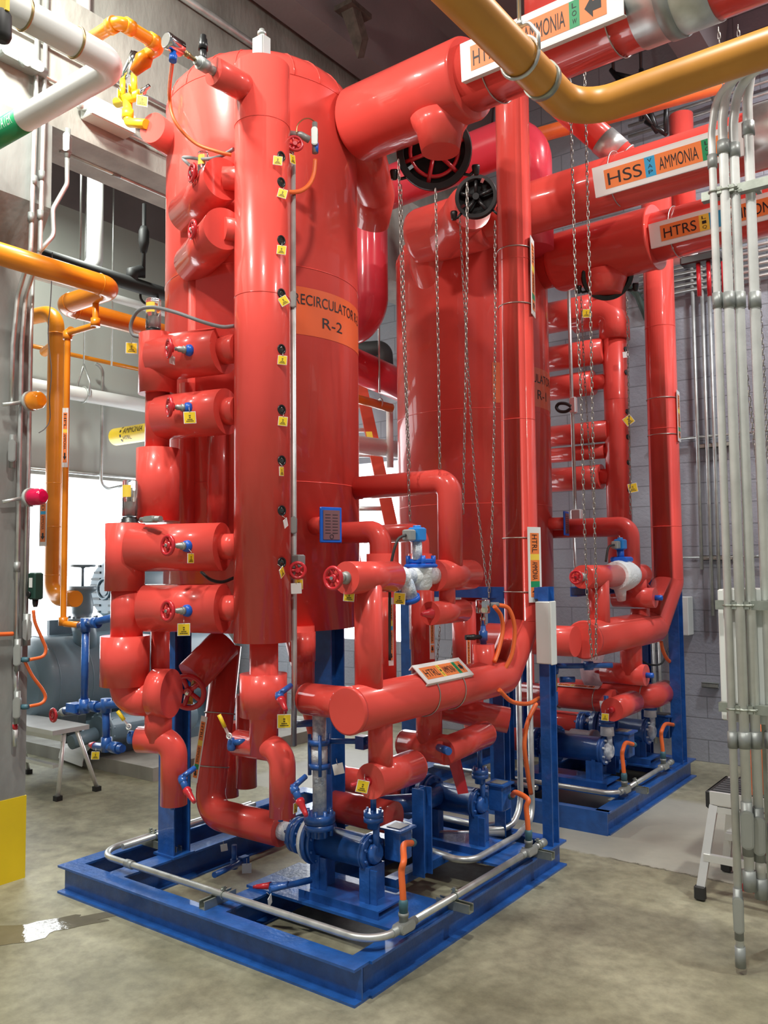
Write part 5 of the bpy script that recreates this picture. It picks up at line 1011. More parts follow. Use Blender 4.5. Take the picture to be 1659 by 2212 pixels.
# compressor
ty=at(75,1470,x=-4.75).y; cxx=-4.75
t=thing('screw_compressor','slate-blue screw compressor with horizontal oil separator in front of the bright window','compressor',(-4.7,2.4,.11))
tz=at(150,1465,x=cxx).z; tr=rad(192,V((cxx,ty+.3,tz)))
m=M(); m.turn((cxx,ty-.18,tz),YY,[(0,.001),(.01,tr*.35),(.05,tr*.72),(.11,tr*.93),(.18,tr),(2.2,tr),(2.3,tr*.8),(2.34,.001)],48); m.fin('oil_separator',SLATE,t)
m=M()
for yy in(ty+.0,ty+.32): m.ring((cxx,yy,tz),YY,tr,.005,44,5)
m.fin('weld_seam',SLATE,t)
vp=at(178,1300,x=-4.5); vx,vy=vp.x,vp.y
m=M(); zz=lambda py:at(178,py,x=vx).z
m.turn((vx,vy,zz(1345)),UPZ,[(0,.15),(zz(1335)-zz(1345),.15),(zz(1335)-zz(1345),.07),(.09,.09),(.16,.095),(zz(1282)-zz(1345),.075),(zz(1275)-zz(1345),.12),(zz(1266)-zz(1345),.12)],30); m.bolts((vx,vy,zz(1340)),UPZ,.125,8,.012,.04); m.cyl((vx,vy,zz(1266)),(vx,vy,zz(1222)),.012,None,10); m.tube([V((vx-.02,vy,zz(1292))),V((vx-.16,vy,zz(1292)))],.07,0,22); m.fin('stop_valve',SLATE,t)
wheel_m(V((vx,vy,zz(1222))),UPZ,.10,5,.011,.02).fin('valve_handwheel',SLATE,t); M().tube([V((vx,vy,zz(1345))),V((vx+.02,vy+.02,zz(1370))),V((vx-.1,vy+.1,zz(1405)))],.10,.1,26).fin('discharge_neck',SLATE,t); M().turn((vx-.1,vy+.1,zz(1412)),V((.3,-.2,.9)),[(0,.15),(.02,.15),(.04,.1)],26).fin('nozzle_pad',SLATE,t)
mp=at(236,1272,x=-4.9); mr=rad(128,mp)
m=M(); m.turn(mp-YY*.05,YY,[(0,mr*.3),(0,mr*.82),(.04,mr*.97),(.10,mr),(1.1,mr)],40); mo=m.fin('drive_motor',SLATE,t)
m=M()
for sx in(-1,1):
    for i in range(8):
        u=(i-3.5)*mr*.22; wd=math.sqrt(max(.01,(mr*.8)**2-u*u)); x0=mr*.24
        if wd>x0+.02: m.box(mp+V((sx*(x0+wd)/2,-.056,u)),(wd-x0,.012,mr*.07))
m.fin('louvre',mat('louvre_dark',(.03,.05,.06),.5),mo); m=M(); m.turn(mp-YY*.065,YY,[(0,mr*.22),(.03,mr*.24)],26); m.ring(mp-YY*.06,YY,mr*.34,.012,30,6); m.fin('end_bearing_cover',SLATE,mo)
m=M(); a=at(105,1388,x=-4.8); b=at(165,1388,x=-4.8); m.bb((-4.83,a.y,a.z-.04),(-4.79,a.y+1.4,at(110,1340,x=-4.8).z)); m.fin('lifting_plate',SLATE,t)
cl=at(210,1580,x=-4.2); m=M(); m.turn(cl,YY,[(0,.05),(0,.13),(.03,.13),(.03,.16),(.06,.16),(.06,.14),(1.0,.14)],32); m.bolts(cl+YY*.045,YY,.148,12,.01,.03); m.tube([cl-V((0,.02,.02)),cl-V((0,.25,.05))],.06,0,20); m.fin('oil_cooler',SLATE,t)
m=M(); m.bb((-5.1,1.95,.11),(-4.3,4.0,.2)); m.bb((-4.95,2.1,.2),(-4.55,2.2,.5)); m.bb((-4.95,3.4,.2),(-4.55,3.5,.5)); m.fin('base_frame',SLATE,t)
m=M(); 
for px,py,s in((140,1560,.16),(150,1575,.1),(165,1555,.12),(145,1595,.08)): c=at(px,py,x=-4.35); m.box(c,(s,s,s*.9),None,.01)
m.cyl(at(163,1560,x=-4.35),at(165,1600,x=-4.35),.05,None,16); m.fin('oil_pump',mat('dark_slate',(.05,.07,.08),.5),t)
struct(M().bb((-5.9,1.82,0),(-3.58,4.3,.11)),'compressor_pad',CONC)
# things round the compressor
t=thing('step_stool','aluminium two-step stool beyond the yellow banded column','step stool',at(132,1727,z=0),'aluminium step stools')
f0=at(135,1727,z=0); f1=f0+V((-.95,.0,0)); top=.50
m=M(); m.box(f0+V((-.50,.10,top)),(.9,.32,.035)); m.box(f0+V((-.50,.02,top-.05)),(.9,.012,.05)); m.fin('platform',ALU,t)
for sx in(0,1):
    for sy in(0,1):
        a=f0+V((-.98*sx-0,.34*sy-.04,.03)); b=f0+V((-.08-.84*sx,.06+.1*sy,top)); d=(b-a).normalized(); m=M(); m.tube([a,b],.017,0,8); lg=m.fin('leg',ALU,t); M().box(a-V((0,0,.012)),(.05,.05,.036)).fin('rubber_foot',RUBBER,lg)
m=M(); m.box(f0+V((-.48,-.01,.24)),(.80,.05,.025)); m.fin('step',ALU,t)
c=at(160,1640,x=-3.9); m=M(); pts=[]
for i in range(9): a=-.5+1.6*i/8; pts.append(V((c.x+.0+.22*math.cos(a)-.1,c.y+.0,.02+.2*math.sin(max(a,-.02))+.0)))
m=M(); mp2=lambda u,v:V((at(160,1655,z=0).x-.25+v,at(160,1655,z=0).y+.05+.04*math.sin(v*6),.01))
p=at(165,1650,z=0); rings=[]
for i in range(9):
    a=math.pi*.02+math.pi*.55*i/8; rings.append([p+V((-.22,.10-.14*math.cos(a),.02+.17*math.sin(a))),p+V((.26,.02-.14*math.cos(a),.02+.17*math.sin(a))),p+V((.26,.028-.14*math.cos(a),.026+.17*math.sin(a))),p+V((-.22,.108-.14*math.cos(a),.026+.17*math.sin(a)))])
m.loft(rings,False); solo(m,'splash_guard',WHITE,'white curved plastic guard lying against the compressor pad','guard')
# horizontal pipes along the left wall
def along(label,a,b,x,w,mt,nm='pipe',ext=1.5):
    p=at(*a,x=x); q=at(*b,x=x); q.z=p.z=(p.z+q.z)/2; d=(q-p).normalized(); return opipe(label,[p-d*.6,q+d*ext],rad(w,(p+q)/2),0,mt,nm)
t=along('white insulated pipe running along the left wall above the window',(100,832),(310,882),-5.6,30,WPIPE)
p=at(175,850,x=-5.6); M().turn(p-YY*.42,YY,[(0,.07),(0,.083),(.72,.083),(.72,.07)],28).fin('metal_band',GALV,t,'bare metal band') if 0 else None
a=at(137,842,x=-5.6); b=at(213,858,x=-5.6); zc_=(at(100,832,x=-5.6).z+at(310,882,x=-5.6).z)/2; rr=rad(31,a); M().cyl(V((-5.6,a.y,zc_)),V((-5.6,b.y,zc_)),rr,None,28).fin('metal_band',GALV,t,'bare metal band')
hy=at(180,850,x=-5.6).y; m=M(); m.tube([V((-5.6,hy,zc_+.32)),V((-5.6+.11,hy,zc_+.12)),V((-5.6+.11,hy,zc_-.02))],.012,0,8); m.tube([V((-5.6,hy,zc_+.32)),V((-5.6-.11,hy,zc_+.12)),V((-5.6-.11,hy,zc_-.02))],.012,0,8); m.ring(V((-5.6,hy,zc_)),YY,rr+.01,.008,26,6); m.cyl(V((-5.6,hy,zc_+.3)),V((-5.6,hy,6.88)),.008,None,8); solo(m,'pipe_hanger',GALV,'clevis hanger with long rod holding the white wall pipe','hanger','pipe hangers')
along('thin orange pipe running along the left wall over the white pipe',(75,746),(300,800),-5.75,9,ORANGE)
along('grey conduit running along the top edge of the bright window',(68,1008),(300,1038),-5.9,6,GALV,'conduit')
t=along('black insulated pipe running below the concrete beam at the left',(215,592),(358,636),-4.3,30,RUBBER); p=at(285,612,x=-4.3)
m=M(); m.tube([p,p+UPZ*.1,p+V((.0,.1,.14))],.06,0,16); q=at(310,600,x=-4.3); m.cyl(q,V((q.x,q.y,at(310,440,x=-4.3).z)),.018,None,10); m.turn(V((q.x,q.y,at(310,545,x=-4.3).z)),UPZ,[(0,.03),(.1,.05),(.2,.05),(.25,.03)],14); m.ring(at(322,640,x=-4.3),V((.8,-.6,0)),.08,.012,20,6); m.fin('drop_valve',RUBBER,t)
p=at(205,520,x=-4.6); solo(M().tube([V((p.x,p.y,6.0)),p,V((p.x,p.y,at(205,570,x=-4.6).z)),at(170,600,x=-4.6)],.075,.15,24),'drain_pipe',WPIPE,'white drain pipe with an elbow below the dark ceiling at the left','pipe')
t=along('pale pipe under the ceiling at the left, behind the orange pipe',(85,600),(330,665),-5.2,18,WPIPE)
for px,yt,yb,x,lab in((172,385,645,-4.4,'thin hanger rod left of the drain pipe'),(241,500,790,-5.2,'thin hanger rod right of the drain pipe')):
    p=at(px,yb,x=x); solo(M().cyl(p,V((p.x,p.y,6.88)),.009,None,8),'hanger_rod',GALV,lab,'rod','hanger rods')
a=at(250,944,y=2.1); b=at(330,938,y=2.1); b.z=a.z; t=thing('ammonia_pipe','short yellow pipe end lettered AMMONIA beside the upper float pot','pipe',a); r=rad(37,a); M().cyl(a,V((b.x+.8,a.y,a.z)),r,None,28).fin('jacket',YELLOW,t)
fn=lambda u,v:V((a.x+u,a.y-r*1.02*math.cos(v/r),a.z+r*1.01*math.sin(v/r))); Lc=(at(313,940,y=2.1).x-a.x)
m=M(); write(m,'AMMONIA',fn,Lc*.5,Lc*1.15,.0,.06,3); m.fin('lettering',INK,t); m=M(); write(m,'HTRL',fn,Lc*.48,Lc*.75,-.06,-.02,3); m.fin('lettering',INK,t)
for k in range(4): 
    m=M(); quad(m,fn,Lc*.38,Lc*.43,-.075+.045*k,-.05+.045*k,1); m.fin('hazard_dash',INK,t)
t=conduit('thin grey conduit bending down the left wall beside the bright window',[at(205,785,x=-5.85),at(222,790,x=-5.85),at(218,1060,x=-5.85),at(285,1045,x=-5.85)],.018,.1)
# wiring tray conduits on the beam
for i,(a,b,w,lab) in enumerate((((20,40),(360,240),9,'upper grey conduit along the lit concrete beam'),((0,98),(358,310),10,'middle grey conduit along the lit concrete beam'),((180,235),(358,335),7,'lower grey conduit along the lit concrete beam'),((130,330),(358,420),8,'pinkish conduit under the concrete beam at the left'))):
    x=XB+.03 if i<3 else -2.5; p=at(*a,x=x); q=at(*b,x=x); q.z=p.z=(p.z+q.z)/2
    conduit(lab,[p-YY*(1.2 if i<2 else 0),q+YY*.8],rad(w,p),0,[((x,(p.y+q.y)/2,p.z),YY)],GALV)
c=at(233,255,x=XB+.05); t=thing('junction_box','grey junction box on the lit concrete beam','junction box',c); M().bb((XB,c.y-.16,c.z-.06),(XB+.11,c.y+.16,c.z+.06),.006).fin('housing',CABM,t); M().bb((XB+.11,c.y-.155,c.z-.055),(XB+.117,c.y+.155,c.z+.055)).fin('lid',CABM,t); M().turn((XB+.05,c.y-.16,c.z),YY*-1,[(0,.03),(.04,.03),(.05,.02)],14).fin('hub',GALV,t)
c=at(42,130,x=XB+.05); m=M(); condulet(m,c,YY,XX,.26,.07,.08); m.turn(c+XX*.04-UPZ*.03,XX,[(0,.03),(.03,.03)],14); solo(m,'condulet',GREY,'long grey conduit body on the lit beam at the left edge','conduit fitting')
p=at(180,30,x=-2.53); solo(M().cyl(V((p.x,p.y,5.0)),V((p.x,p.y,6.89)),.045,None,16),'downpipe',WPIPE,'white upright pipe against the upper beam, top left','pipe')
p=at(408,2,x=-2.5); q=at(543,98,x=-2.5); q.z=p.z; conduit('pale conduit high on the upper beam behind the R-2 tank',[p-YY*.5,q+YY*1.2],.03,0)
c=CAM+(FW+RT*((4-CX)/FPX)-UP*((58-CY)/FPX))*2.4; hs=solo(M().turn(c-UPZ*.045,UPZ,[(0,.012),(.006,.022),(.02,.027),(.08,.026),(.09,.02)],18),'hanging_strap',RUBBER,'dark hanging strap end with yellow tip cut off by the top left edge','strap'); M().box(c+UPZ*.06+XX*.004,(.05,.012,.045)).fin('yellow_tip',YELLOW,hs,'yellow tip'); M().cyl(c+UPZ*.05-XX*.02,c+UPZ*1.2-XX*.02,.006,None,8).fin('cord',RUBBER,hs)
# conduits down the column
def colc(label,pts,w,coup=()):
    P=[at(px,py,x=x) for px,py,x in pts]; return conduit(label,P,rad(w,P[0]),.08,[(at(px,py,x=x),UPZ) for px,py,x in coup])
xu,xl=XB+.03,-2.40
colc('steel conduit on the column ending at the amber beacon fitting',[(82,-30,xu),(77,215,xu),(66,545,xu),(38,640,xl),(28,745,xl),(24,870,xl)],10,((73,390,xu),(67,470,xu)))
colc('long steel conduit on the column running down to the condulet stack',[(101,-30,xu),(95,215,xu),(86,545,xu),(55,640,xl),(47,745,xl),(42,1000,xl),(35,1400,xl)],10,((90,380,xu),(87,465,xu),(37,1225,xl)))
colc('steel conduit on the column edge behind the beacons',[(72,585,xl),(66,745,xl),(61,1000,xl),(52,1330,xl)],8)
colc('steel conduit with an S-bend from the beam down behind the column',[(145,330,xu),(145,398,xu),(114,452,xu),(116,508,xu),(84,545,xu)],10)
c=at(146,310,x=xu); m=M(); condulet(m,c,UPZ,(.6,-.8,0),.12,.04,.045); bo=solo(m,'condulet',GREY,'grey condulet under the beam at the top of the S-bent conduit','conduit fitting'); cover(c,UPZ,(.6,-.8,0),.12,.04,.045,bo)
for py,hx,who,L in((975,27,'beside the column, level with the yellow AMMONIA pipe',.13),(1415,38,'upper of the two on the column with an orange hose',.12),(1528,37,'lower of the two on the column with an orange hose',.12)):
    c=at(hx,py,x=xl+.02); m=M(); condulet(m,c,UPZ,(.8,-.6,0),L,.042,.05); bo=solo(m,'condulet',GREY,'grey oval condulet '+who,'conduit fitting','column condulets'); cover(c,UPZ,(.8,-.6,0),L,.042,.05,bo)
a=at(35,1440,x=xl); b=at(34,1500,x=xl); conduit('short steel conduit joining the two column condulets',[a,b],.014,0)
a=at(33,1560,x=xl); b=at(31,1612,x=xl); t=conduit('steel conduit stub with a red and white sticker below the condulets',[a,b],.014,0); M().cyl(a-UPZ*.01,a-UPZ*.04,.0148,None,14).fin('red_sticker',RED2,t); M().cyl(a-UPZ*.042,a-UPZ*.09,.0148,None,14).fin('white_sticker',WHITE,t)
def beacon(label,px,py,lens,w,h):
    c=at(px,py,x=-2.30); t=thing('beacon_light',label,'beacon',c,'warning beacons'); d=V((.95,.12,.0)).normalized(); r=rad(w,c)
    M().turn(c-d*.075,d,[(0,.014),(.03,.014),(.035,r*.8),(.05,r*1.02),(.07,r*1.02),(.07,r*.9)],26).fin('base',PVC,t); M().turn(c-d*.005,d,[(0,r*.9),(.02,r*.95),(h-.02,r*.88),(h,r*.6),(h+.004,.001)],28).fin('lens',lens,t); M().cyl(c-d*.075,V((xl+.01,c.y-.13,c.z-.03)),.011,None,10).fin('stem',GALV,t)
    M().turn(c+d*(h*.2),d,[(0,r*.3),(h*.5,r*.3)],14).fin('bulb',CHROME,t)
beacon('amber warning beacon on the column conduits',70,866,AMBER,42,.085)
beacon('crimson warning beacon on the column conduits, below the amber one',70,1074,CRIM,40,.10)
c=at(77,1266,x=-2.36); t=thing('control_box','dark green control box beside the column, with an orange hose below','control box',c); M().box(c,(.075,.06,.155),None,.008).fin('housing',GRNBOX,t); M().box(c+V((.0,-.031,.02)),(.03,.004,.055)).fin('label_plate',WHITE,t); m=M(); m.turn(c+V((-.01,-.03,-.045)),YY*-1,[(0,.016),(.01,.016)],16); m.turn(c-UPZ*.075,UPZ*-1,[(0,.018),(.03,.016),(.045,.011)],14); m.fin('gland',BLACK,t)
whip('orange hose from the dark green box round to the upper column condulet',[at(*q,x=-2.33) for q in((72,1318),(76,1345),(90,1378),(99,1402),(92,1418),(64,1425))],.0095,ORHOSE,'flexible_hose','hose')
whip('orange hose bowing out to the lower column condulet',[at(*q,x=-2.35) for q in((52,1425),(70,1460),(92,1490),(98,1508),(88,1520),(62,1526))],.0095,ORHOSE,'flexible_hose','hose')
for q,lab in(((58,1425),'blue hose connector at the upper column condulet'),((57,1527),'blue hose connector at the lower column condulet')):
    c=at(*q,x=-2.34); solo(M().turn(c-V((.03,.02,0)),V((.8,.5,0)),[(0,.010),(.012,.015),(.03,.015),(.05,.012)],14),'hose_connector',mat('teal_fitting',(.05,.14,.18),.5),lab,'connector','hose connectors')
whip('orange cable entering from the left edge across the column',[at(*q,x=-2.39) for q in((-30,1371),(5,1370),(28,1369))],.012,ORHOSE,'cable','cable')
c=at(58,1360,x=-2.38); m=M(); condulet(m,c,UPZ,(.9,-.4,0),.12,.05,.04); solo(m,'condulet',GREY,'dark grey conduit body on the column edge between the beacons and the hoses','conduit fitting')
whip('loose wire dangling in front of the big orange pipe',[at(*q,x=-3.2) for q in((113,545),(110,640),(104,720),(111,800),(107,860),(108,905),(98,925),(84,935))],.0035,FLEX,'wire','wire')
# ================================================================ right side: overhead pipe, conduits, cabinet, stool
z=3.20; e=at(1243,247,z=z); a=V((e.x,at(935,-45,z=z).y-2.5,z)); b=V((at(1740,75,z=z).x+3.5,e.y,z)); r=rad(71,e)
t=opipe('ochre pipe with an elbow crossing overhead nearest the camera',[a,e,b],r,.13,mat('ochre_pipe',(.60,.26,.035),.4,0,.1,5))
c=V((e.x,at(1160,178,z=z).y,z)); M().turn(c-YY*.012,YY,[(0,r),(0,r+.005),(.024,r+.005),(.024,r)],30).fin('band_clamp',ZINC,t)
c=V((e.x,at(1135,120,z=z).y,z)); m=M(); m.tube([c+V((-r-.006,0,-.0)),c+V((-r-.006,0,r*.9)),c+V((-.03,0,r*1.75)),c+V((.03,0,r*1.75)),c+V((r+.006,0,r*.9)),c+V((r+.006,0,0))],.006,.02,8); m.ring(c,YY,r+.006,.006,30,6); m.cyl(c+UPZ*r*1.6,c+UPZ*3.6,.006,None,8); m.turn(c+UPZ*r*1.72,UPZ,[(0,.014),(.012,.014)],6); solo(m,'pipe_hanger',GALV,'clevis hanger and rod carrying the ochre overhead pipe','hanger','pipe hangers')
Zc=3.6
def rc(px0,py0): return atd(px0,py0,Zc)
def rcond(label,top,bot,w,bendz,out):
    p=rc(*bot); q=at(*top,y=p.y); r=rad(w,p); P=[V((p.x+2.2,p.y-out,q.z+bendz+.25)),V((p.x+.12,p.y-.02,q.z+bendz)),V((p.x,p.y,q.z)),p] ; 
    return P,r
fitc=[]
for top,bot,w,lab,cpl,cond in(((1545,262),(1600,2088),17,'slimmest and leftmost of the grey conduits in front of the cabinet, reaching lowest',(1598,2040),(1592,1972)),((1583,232),(1620,1923),21,'second grey conduit from the left in front of the cabinet',(1620,1900),(1619,1790)),((1606,238),(1645,1940),21,'third grey conduit from the left in front of the cabinet',(1645,1915),(1646,1803)),((1628,190),(1680,1960),22,'rightmost grey conduit, curving away at the top right edge',(1680,1930),(1681,1815))):
    p=rc(*bot); q=at(*top,y=p.y); r=rad(w,p); tz=q.z
    t=thing('conduit',lab,'conduit',p,'grey conduits before the cabinet'); P=[V((p.x+2.0,p.y-.35,tz+.55)),V((p.x+.03,p.y,tz+.14)),V((p.x,p.y,tz-.05)),p]
    M().tube(P,r,.30,20,10).fin('tube',CPAINT,t)
    for py,k in((640,.035),(1600,.035),(top[1]+70,.03)): zz=at(bot[0],py,y=p.y).z; M().turn((p.x,p.y,zz-k),UPZ,[(0,r),(0,r*1.28),(2*k,r*1.28),(2*k,r)],20).fin('coupling',GREY,t)
    M().turn((p.x,p.y,p.z-.002),UPZ,[(0,r*.8),(0,r*1.3),(.085,r*1.3),(.085,r)],20).fin('end_coupling',GREY,t)
    c=V((p.x,p.y-.006,at(cond[0],cond[1],y=p.y).z)); L=.165 if w>18 else .155; ww=r*2.7; m=M(); condulet(m,c,UPZ,(.25,-.97,0),L,ww,ww*.9); cb=m.fin('condulet',GREY,t); cover(c,UPZ,(.25,-.97,0),L,ww,ww*.9,cb)
    if w<18: M().cyl(p+UPZ*.13,p+UPZ*.165,r*1.02,None,18).fin('red_sticker',RED2,t); M().cyl(p+UPZ*.168,p+UPZ*.235,r*1.02,None,18).fin('white_sticker',WHITE,t)
    if bot[0]==1645: M().cyl(p+UPZ*.11,p+UPZ*.19,r*1.02,None,18).fin('barcode_sticker',WHITE,t)
    fitc.append((p,r))
ym=fitc[0][0].y
for py,lab in((400,'top strut rail clamping the grey conduits overhead'),(1308,'upper strut rail with clamps across the pale cabinet'),(1533,'lower strut rail with clamps across the pale cabinet')):
    zz=at(1600,py,y=ym).z; t=thing('strut_rail',lab,'rail',(fitc[1][0].x,ym,zz),'strut rails'); M().bb((fitc[0][0].x-.06,ym+.02,zz-.02),(fitc[3][0].x+.15,ym+.06,zz+.02)).fin('channel',ZINC,t)
    for p,r in fitc:
        m=M(); m.ring((p.x,p.y,zz),UPZ,r+.003,.0045,20,6); m.bb((p.x+r,p.y-.012,zz-.016),(p.x+r+.02,p.y+.03,zz+.016)); m.cyl((p.x+r-.005,p.y-.01,zz),(p.x+r+.035,p.y-.01,zz),.006,None,6); m.fin('clamp',ZINC,t)
# pale cabinet
x0=at(1563,1555,dist=3.85) if 0 else atd(1558,1420,3.78); zt_=at(1556,1273,y=ym+.09).z; zb_=at(1566,1557,y=ym+.09).z; xl_=at(1552,1400,y=ym+.09).x
t=thing('electrical_cabinet','pale grey electrical cabinet at the right edge behind the conduits','cabinet',(xl_+.3,ym+.2,zb_)); M().bb((xl_,ym+.10,zb_),(xl_+.85,ym+.38,zt_),.006).fin('housing',CABM,t); M().bb((xl_+.03,ym+.07,zb_+.002),(xl_+.85,ym+.097,zt_+.004),.005).fin('door',CABM,t); m=M(); 
for px in(1595,1625): c=at(px,1330,y=ym+.065); m.box(V((c.x,ym+.066,c.z-.25)),(.008,.006,.55))
m.fin('door_rib',CABM,t)
for sx in(xl_+.12,xl_+.7): M().bb((sx,ym+.3,0),(sx+.05,ym+.35,zb_)).fin('stand_leg',ZINC,t)
# aluminium step stool at the right
t=thing('step_stool','aluminium step stool with black treaded platform at the right edge','step stool',at(1515,1945,z=0),'aluminium step stools')
f=at(1513,1945,z=0); pz=at(1535,1700,y=f.y+.05).z; pl=at(1532,1722,z=pz)
fx=at(1532,1722,y=f.y+.08); P0=V((fx.x+.0,fx.y,fx.z+.0)); zt_=P0.z
m=M(); m.bb((P0.x,P0.y,zt_-.035),(P0.x+.75,P0.y+.02,zt_+.03)); m.bb((P0.x,P0.y+.36,zt_-.035),(P0.x+.75,P0.y+.38,zt_+.03)); m.bb((P0.x,P0.y+.0,zt_-.075),(P0.x+.75,P0.y+.02,zt_-.045)); m.fin('frame_rail',ALU,t)
tr=M(); tr.bb((P0.x+.01,P0.y+.02,zt_+.005),(P0.x+.74,P0.y+.36,zt_+.025))
for i in range(7): tr.bb((P0.x+.01,P0.y+.03+.047*i,zt_+.025),(P0.x+.74,P0.y+.06+.047*i,zt_+.034))
tr.fin('platform',mat('tread_black',(.05,.052,.055),.6),t); M().bb((P0.x-.02,P0.y-.004,zt_-.06),(P0.x+.006,P0.y+.384,zt_+.034),.008).fin('end_cap',RUBBER,t)
for sx,sy in((0,0),(0,1),(1,0),(1,1)):
    b=V((P0.x+.02+.70*sx,P0.y+.01+.36*sy,zt_-.04)); a=V((f.x+(1.02 if sx else 0),f.y+(.50 if sy else 0),.04)); d=(b-a).normalized(); s=V((1,0,0)); 
    m=M(); u=d.cross(YY).normalized(); w=d.cross(u); m.box((a+b)/2,(.042,.024,(b-a).length),(u,w,d)); lg=m.fin('leg',ALU,t); M().box(a-V((0,0,.0)),(.055,.04,.07),None,.006).fin('rubber_foot',RUBBER,lg)
q=.42; aa=V((f.x+(P0.x-f.x)*q,f.y+(P0.y-f.y)*q,zt_*q)); m=M(); m.bb((aa.x,aa.y-.015,aa.z-.018),(aa.x+.9,aa.y+.015,aa.z+.018)); m.bb((aa.x,aa.y+.40,aa.z-.018),(aa.x+.9,aa.y+.43,aa.z+.018)); m.fin('cross_bar',ALU,t)
# red cart and orange cone behind the conduits
p=at(1662,1600,y=2.6); t=thing('red_cart','dark red cart glimpsed at the right edge behind the conduits','cart',(p.x,2.6,0)); M().bb((p.x-.05,2.4,.12),(p.x+.5,2.9,.95),.02).fin('box',mat('cart_red',(.40,.02,.02),.4),t); m=M(); [m.turn((p.x+sx,yy,.06),YY,[(-.02,.02),(-.02,.06),(.02,.06),(.02,.02)],18) for sx in(.05,.4) for yy in(2.45,2.85)]; m.fin('wheel',RUBBER,t)
c=at(1622,1765,z=.42); c=at(1625,1740,y=2.0); solo(M().tube([V((c.x-.03,2.05,.43)),V((c.x+.0,2.05,.55)),V((c.x+.03,2.06,.75)),V((c.x+.05,2.08,.9))],.045,.1,18),'orange_hose',ORHOSE,'thick orange hose standing on the step stool behind the conduits','hose')
p=at(1640,1928,z=0); solo(M().bb((p.x-.10,p.y-.03,.0),(p.x+.5,p.y+.05,.012)),'red_mat',mat('mat_red',(.5,.03,.03),.5),'red flat strip on the floor below the step stool','mat')
solo(M().tube([at(1590,1705,z=.5),at(1605,1690,z=.53),at(1598,1680,z=.55)],.01,.02,8),'hook_tool',BLACK,'small dark clamp lying on the step stool','tool')
# ================================================================ back wall services
def bwl(label,a,b,w,mt=GALV,off=.06):
    p=at(*a,y=bw-off); q=at(*b,y=bw-off); z=(p.z+q.z)/2; return conduit(label,[V((p.x-.3,bw-off,z)),V((q.x+1.5,bw-off,z))],rad(w,p),0,[((p.x+.5,bw-off,z),XX)],mt)
for i,(a,b) in enumerate((((1425,248),(1560,210)),((1425,272),(1560,234)),((1450,212),(1560,180)))): bwl('pale conduit high on the block wall, '+('upper','lower','topmost')[i]+' of three',a,b,7,off=.08+.0*i)
for i in range(7):
    y=556+i*13; bwl('silver conduit of the bundle on the block wall, '+('topmost','second','third','fourth','fifth','sixth','lowest')[i]+' of seven',(1450,y),(1560,y-22),8,off=.07)
for i,(y0,y1) in enumerate(((1135-10,1070+20),)): pass
bwl('thin grey conduit on the block wall level with the R-1 marker',(1480,948),(1590,936),6,off=.05)
bwl('thin conduit on the block wall behind the conduits, lower one',(1505,1206),(1600,1200),5,off=.05)
for px,yt,yb,lab in((1516,560,1230,'left'),(1540,560,1330,'middle'),(1556,560,1330,'right')):
    p=at(px,yb,y=bw-.06); q=at(px-14,yt,y=bw-.06); conduit('thin upright conduit on the block wall behind the grey conduits, '+lab+' of three',[V((p.x,bw-.06,q.z)),V((p.x,bw-.06,p.z))],.016,0)
for px,py,w,lab in((1545,962,.30,'short strut bracket on the block wall below the R-1 marker'),(1548,1205,.28,'strut bracket on the block wall above the cabinet'),(1535,1480,.14,'small strut bracket on the block wall left of the cabinet')):
    c=at(px,py,y=bw-.03); m=M(); m.bb((c.x-w/2,bw-.06,c.z-.02),(c.x+w/2,bw-.055,c.z+.02)); m.bb((c.x-w/2,bw-.06,c.z+.016),(c.x+w/2,bw-.005,c.z+.02)); m.bb((c.x-w/2,bw-.06,c.z-.02),(c.x+w/2,bw-.005,c.z-.016)); solo(m,'strut_bracket',ZINC,lab,'bracket','strut brackets')
t=thing('trapeze_hanger','dark trapeze hanger with angled struts under the ceiling, above the HSS marker','hanger',at(1400,290,y=4.3))
m=M(); 
for a,b in(((1320,150),(1420,285)),((1385,150),(1385,260)),((1420,285),(1395,215)),((1375,215),(1440,200)),((1440,200),(1438,290)),((1395,262),(1440,290)),((1330,160),(1375,170))): m.tube([at(*a,y=4.3),at(*b,y=4.3)],.022,0,8)
m.cyl(at(1325,155,y=4.3),V((at(1325,155,y=4.3).x,4.3,6.9)),.015,None,8); m.cyl(at(1385,152,y=4.3),V((at(1385,152,y=4.3).x,4.3,6.9)),.015,None,8); m.fin('frame',BLACK,t); m=M(); m.bb(tuple(at(1375,205,y=4.3)-V((.02,.05,.02))),tuple(at(1440,192,y=4.3)+V((.05,.05,.04)))); m.fin('orange_spacer',ORHOSE,t)
t=thing('strut_post','dark green angled strut below the HTRS header, beside the R-1 riser','strut',at(1398,690,y=4.6)); M().tube([at(1352,612,y=5.05),at(1378,640,y=4.95),at(1398,690,y=5.05)],.03,0,6).fin('bar',mat('strut_green',(.06,.10,.085),.5),t)
t=thing('cable_clamp','black cable gland bracket with three drop cables at the right, by the conduits','bracket',at(1520,560,y=4.4)); M().box(at(1515,560,y=4.4),(.32,.12,.07),None,.01).fin('bracket',BLACK,t)
for i,px in enumerate((1508,1530,1562)): M().cyl(at(px,565,y=4.4),at(px+3,640,y=4.4),.018,None,10).fin('drop_cable',RED2,t)
solo(M().turn(at(1460,560,y=4.4),at(1490,552,y=4.4)-at(1460,560,y=4.4),[(-.4,.05),(.12,.05),(.12,.056),(.17,.056)],18),'white_pipe_end',WPIPE,'white pipe end under the HTRS marker pipe','pipe')
for px,a in((1455,'left'),(1478,'right')):
    p=at(px,440,y=4.0); t=1
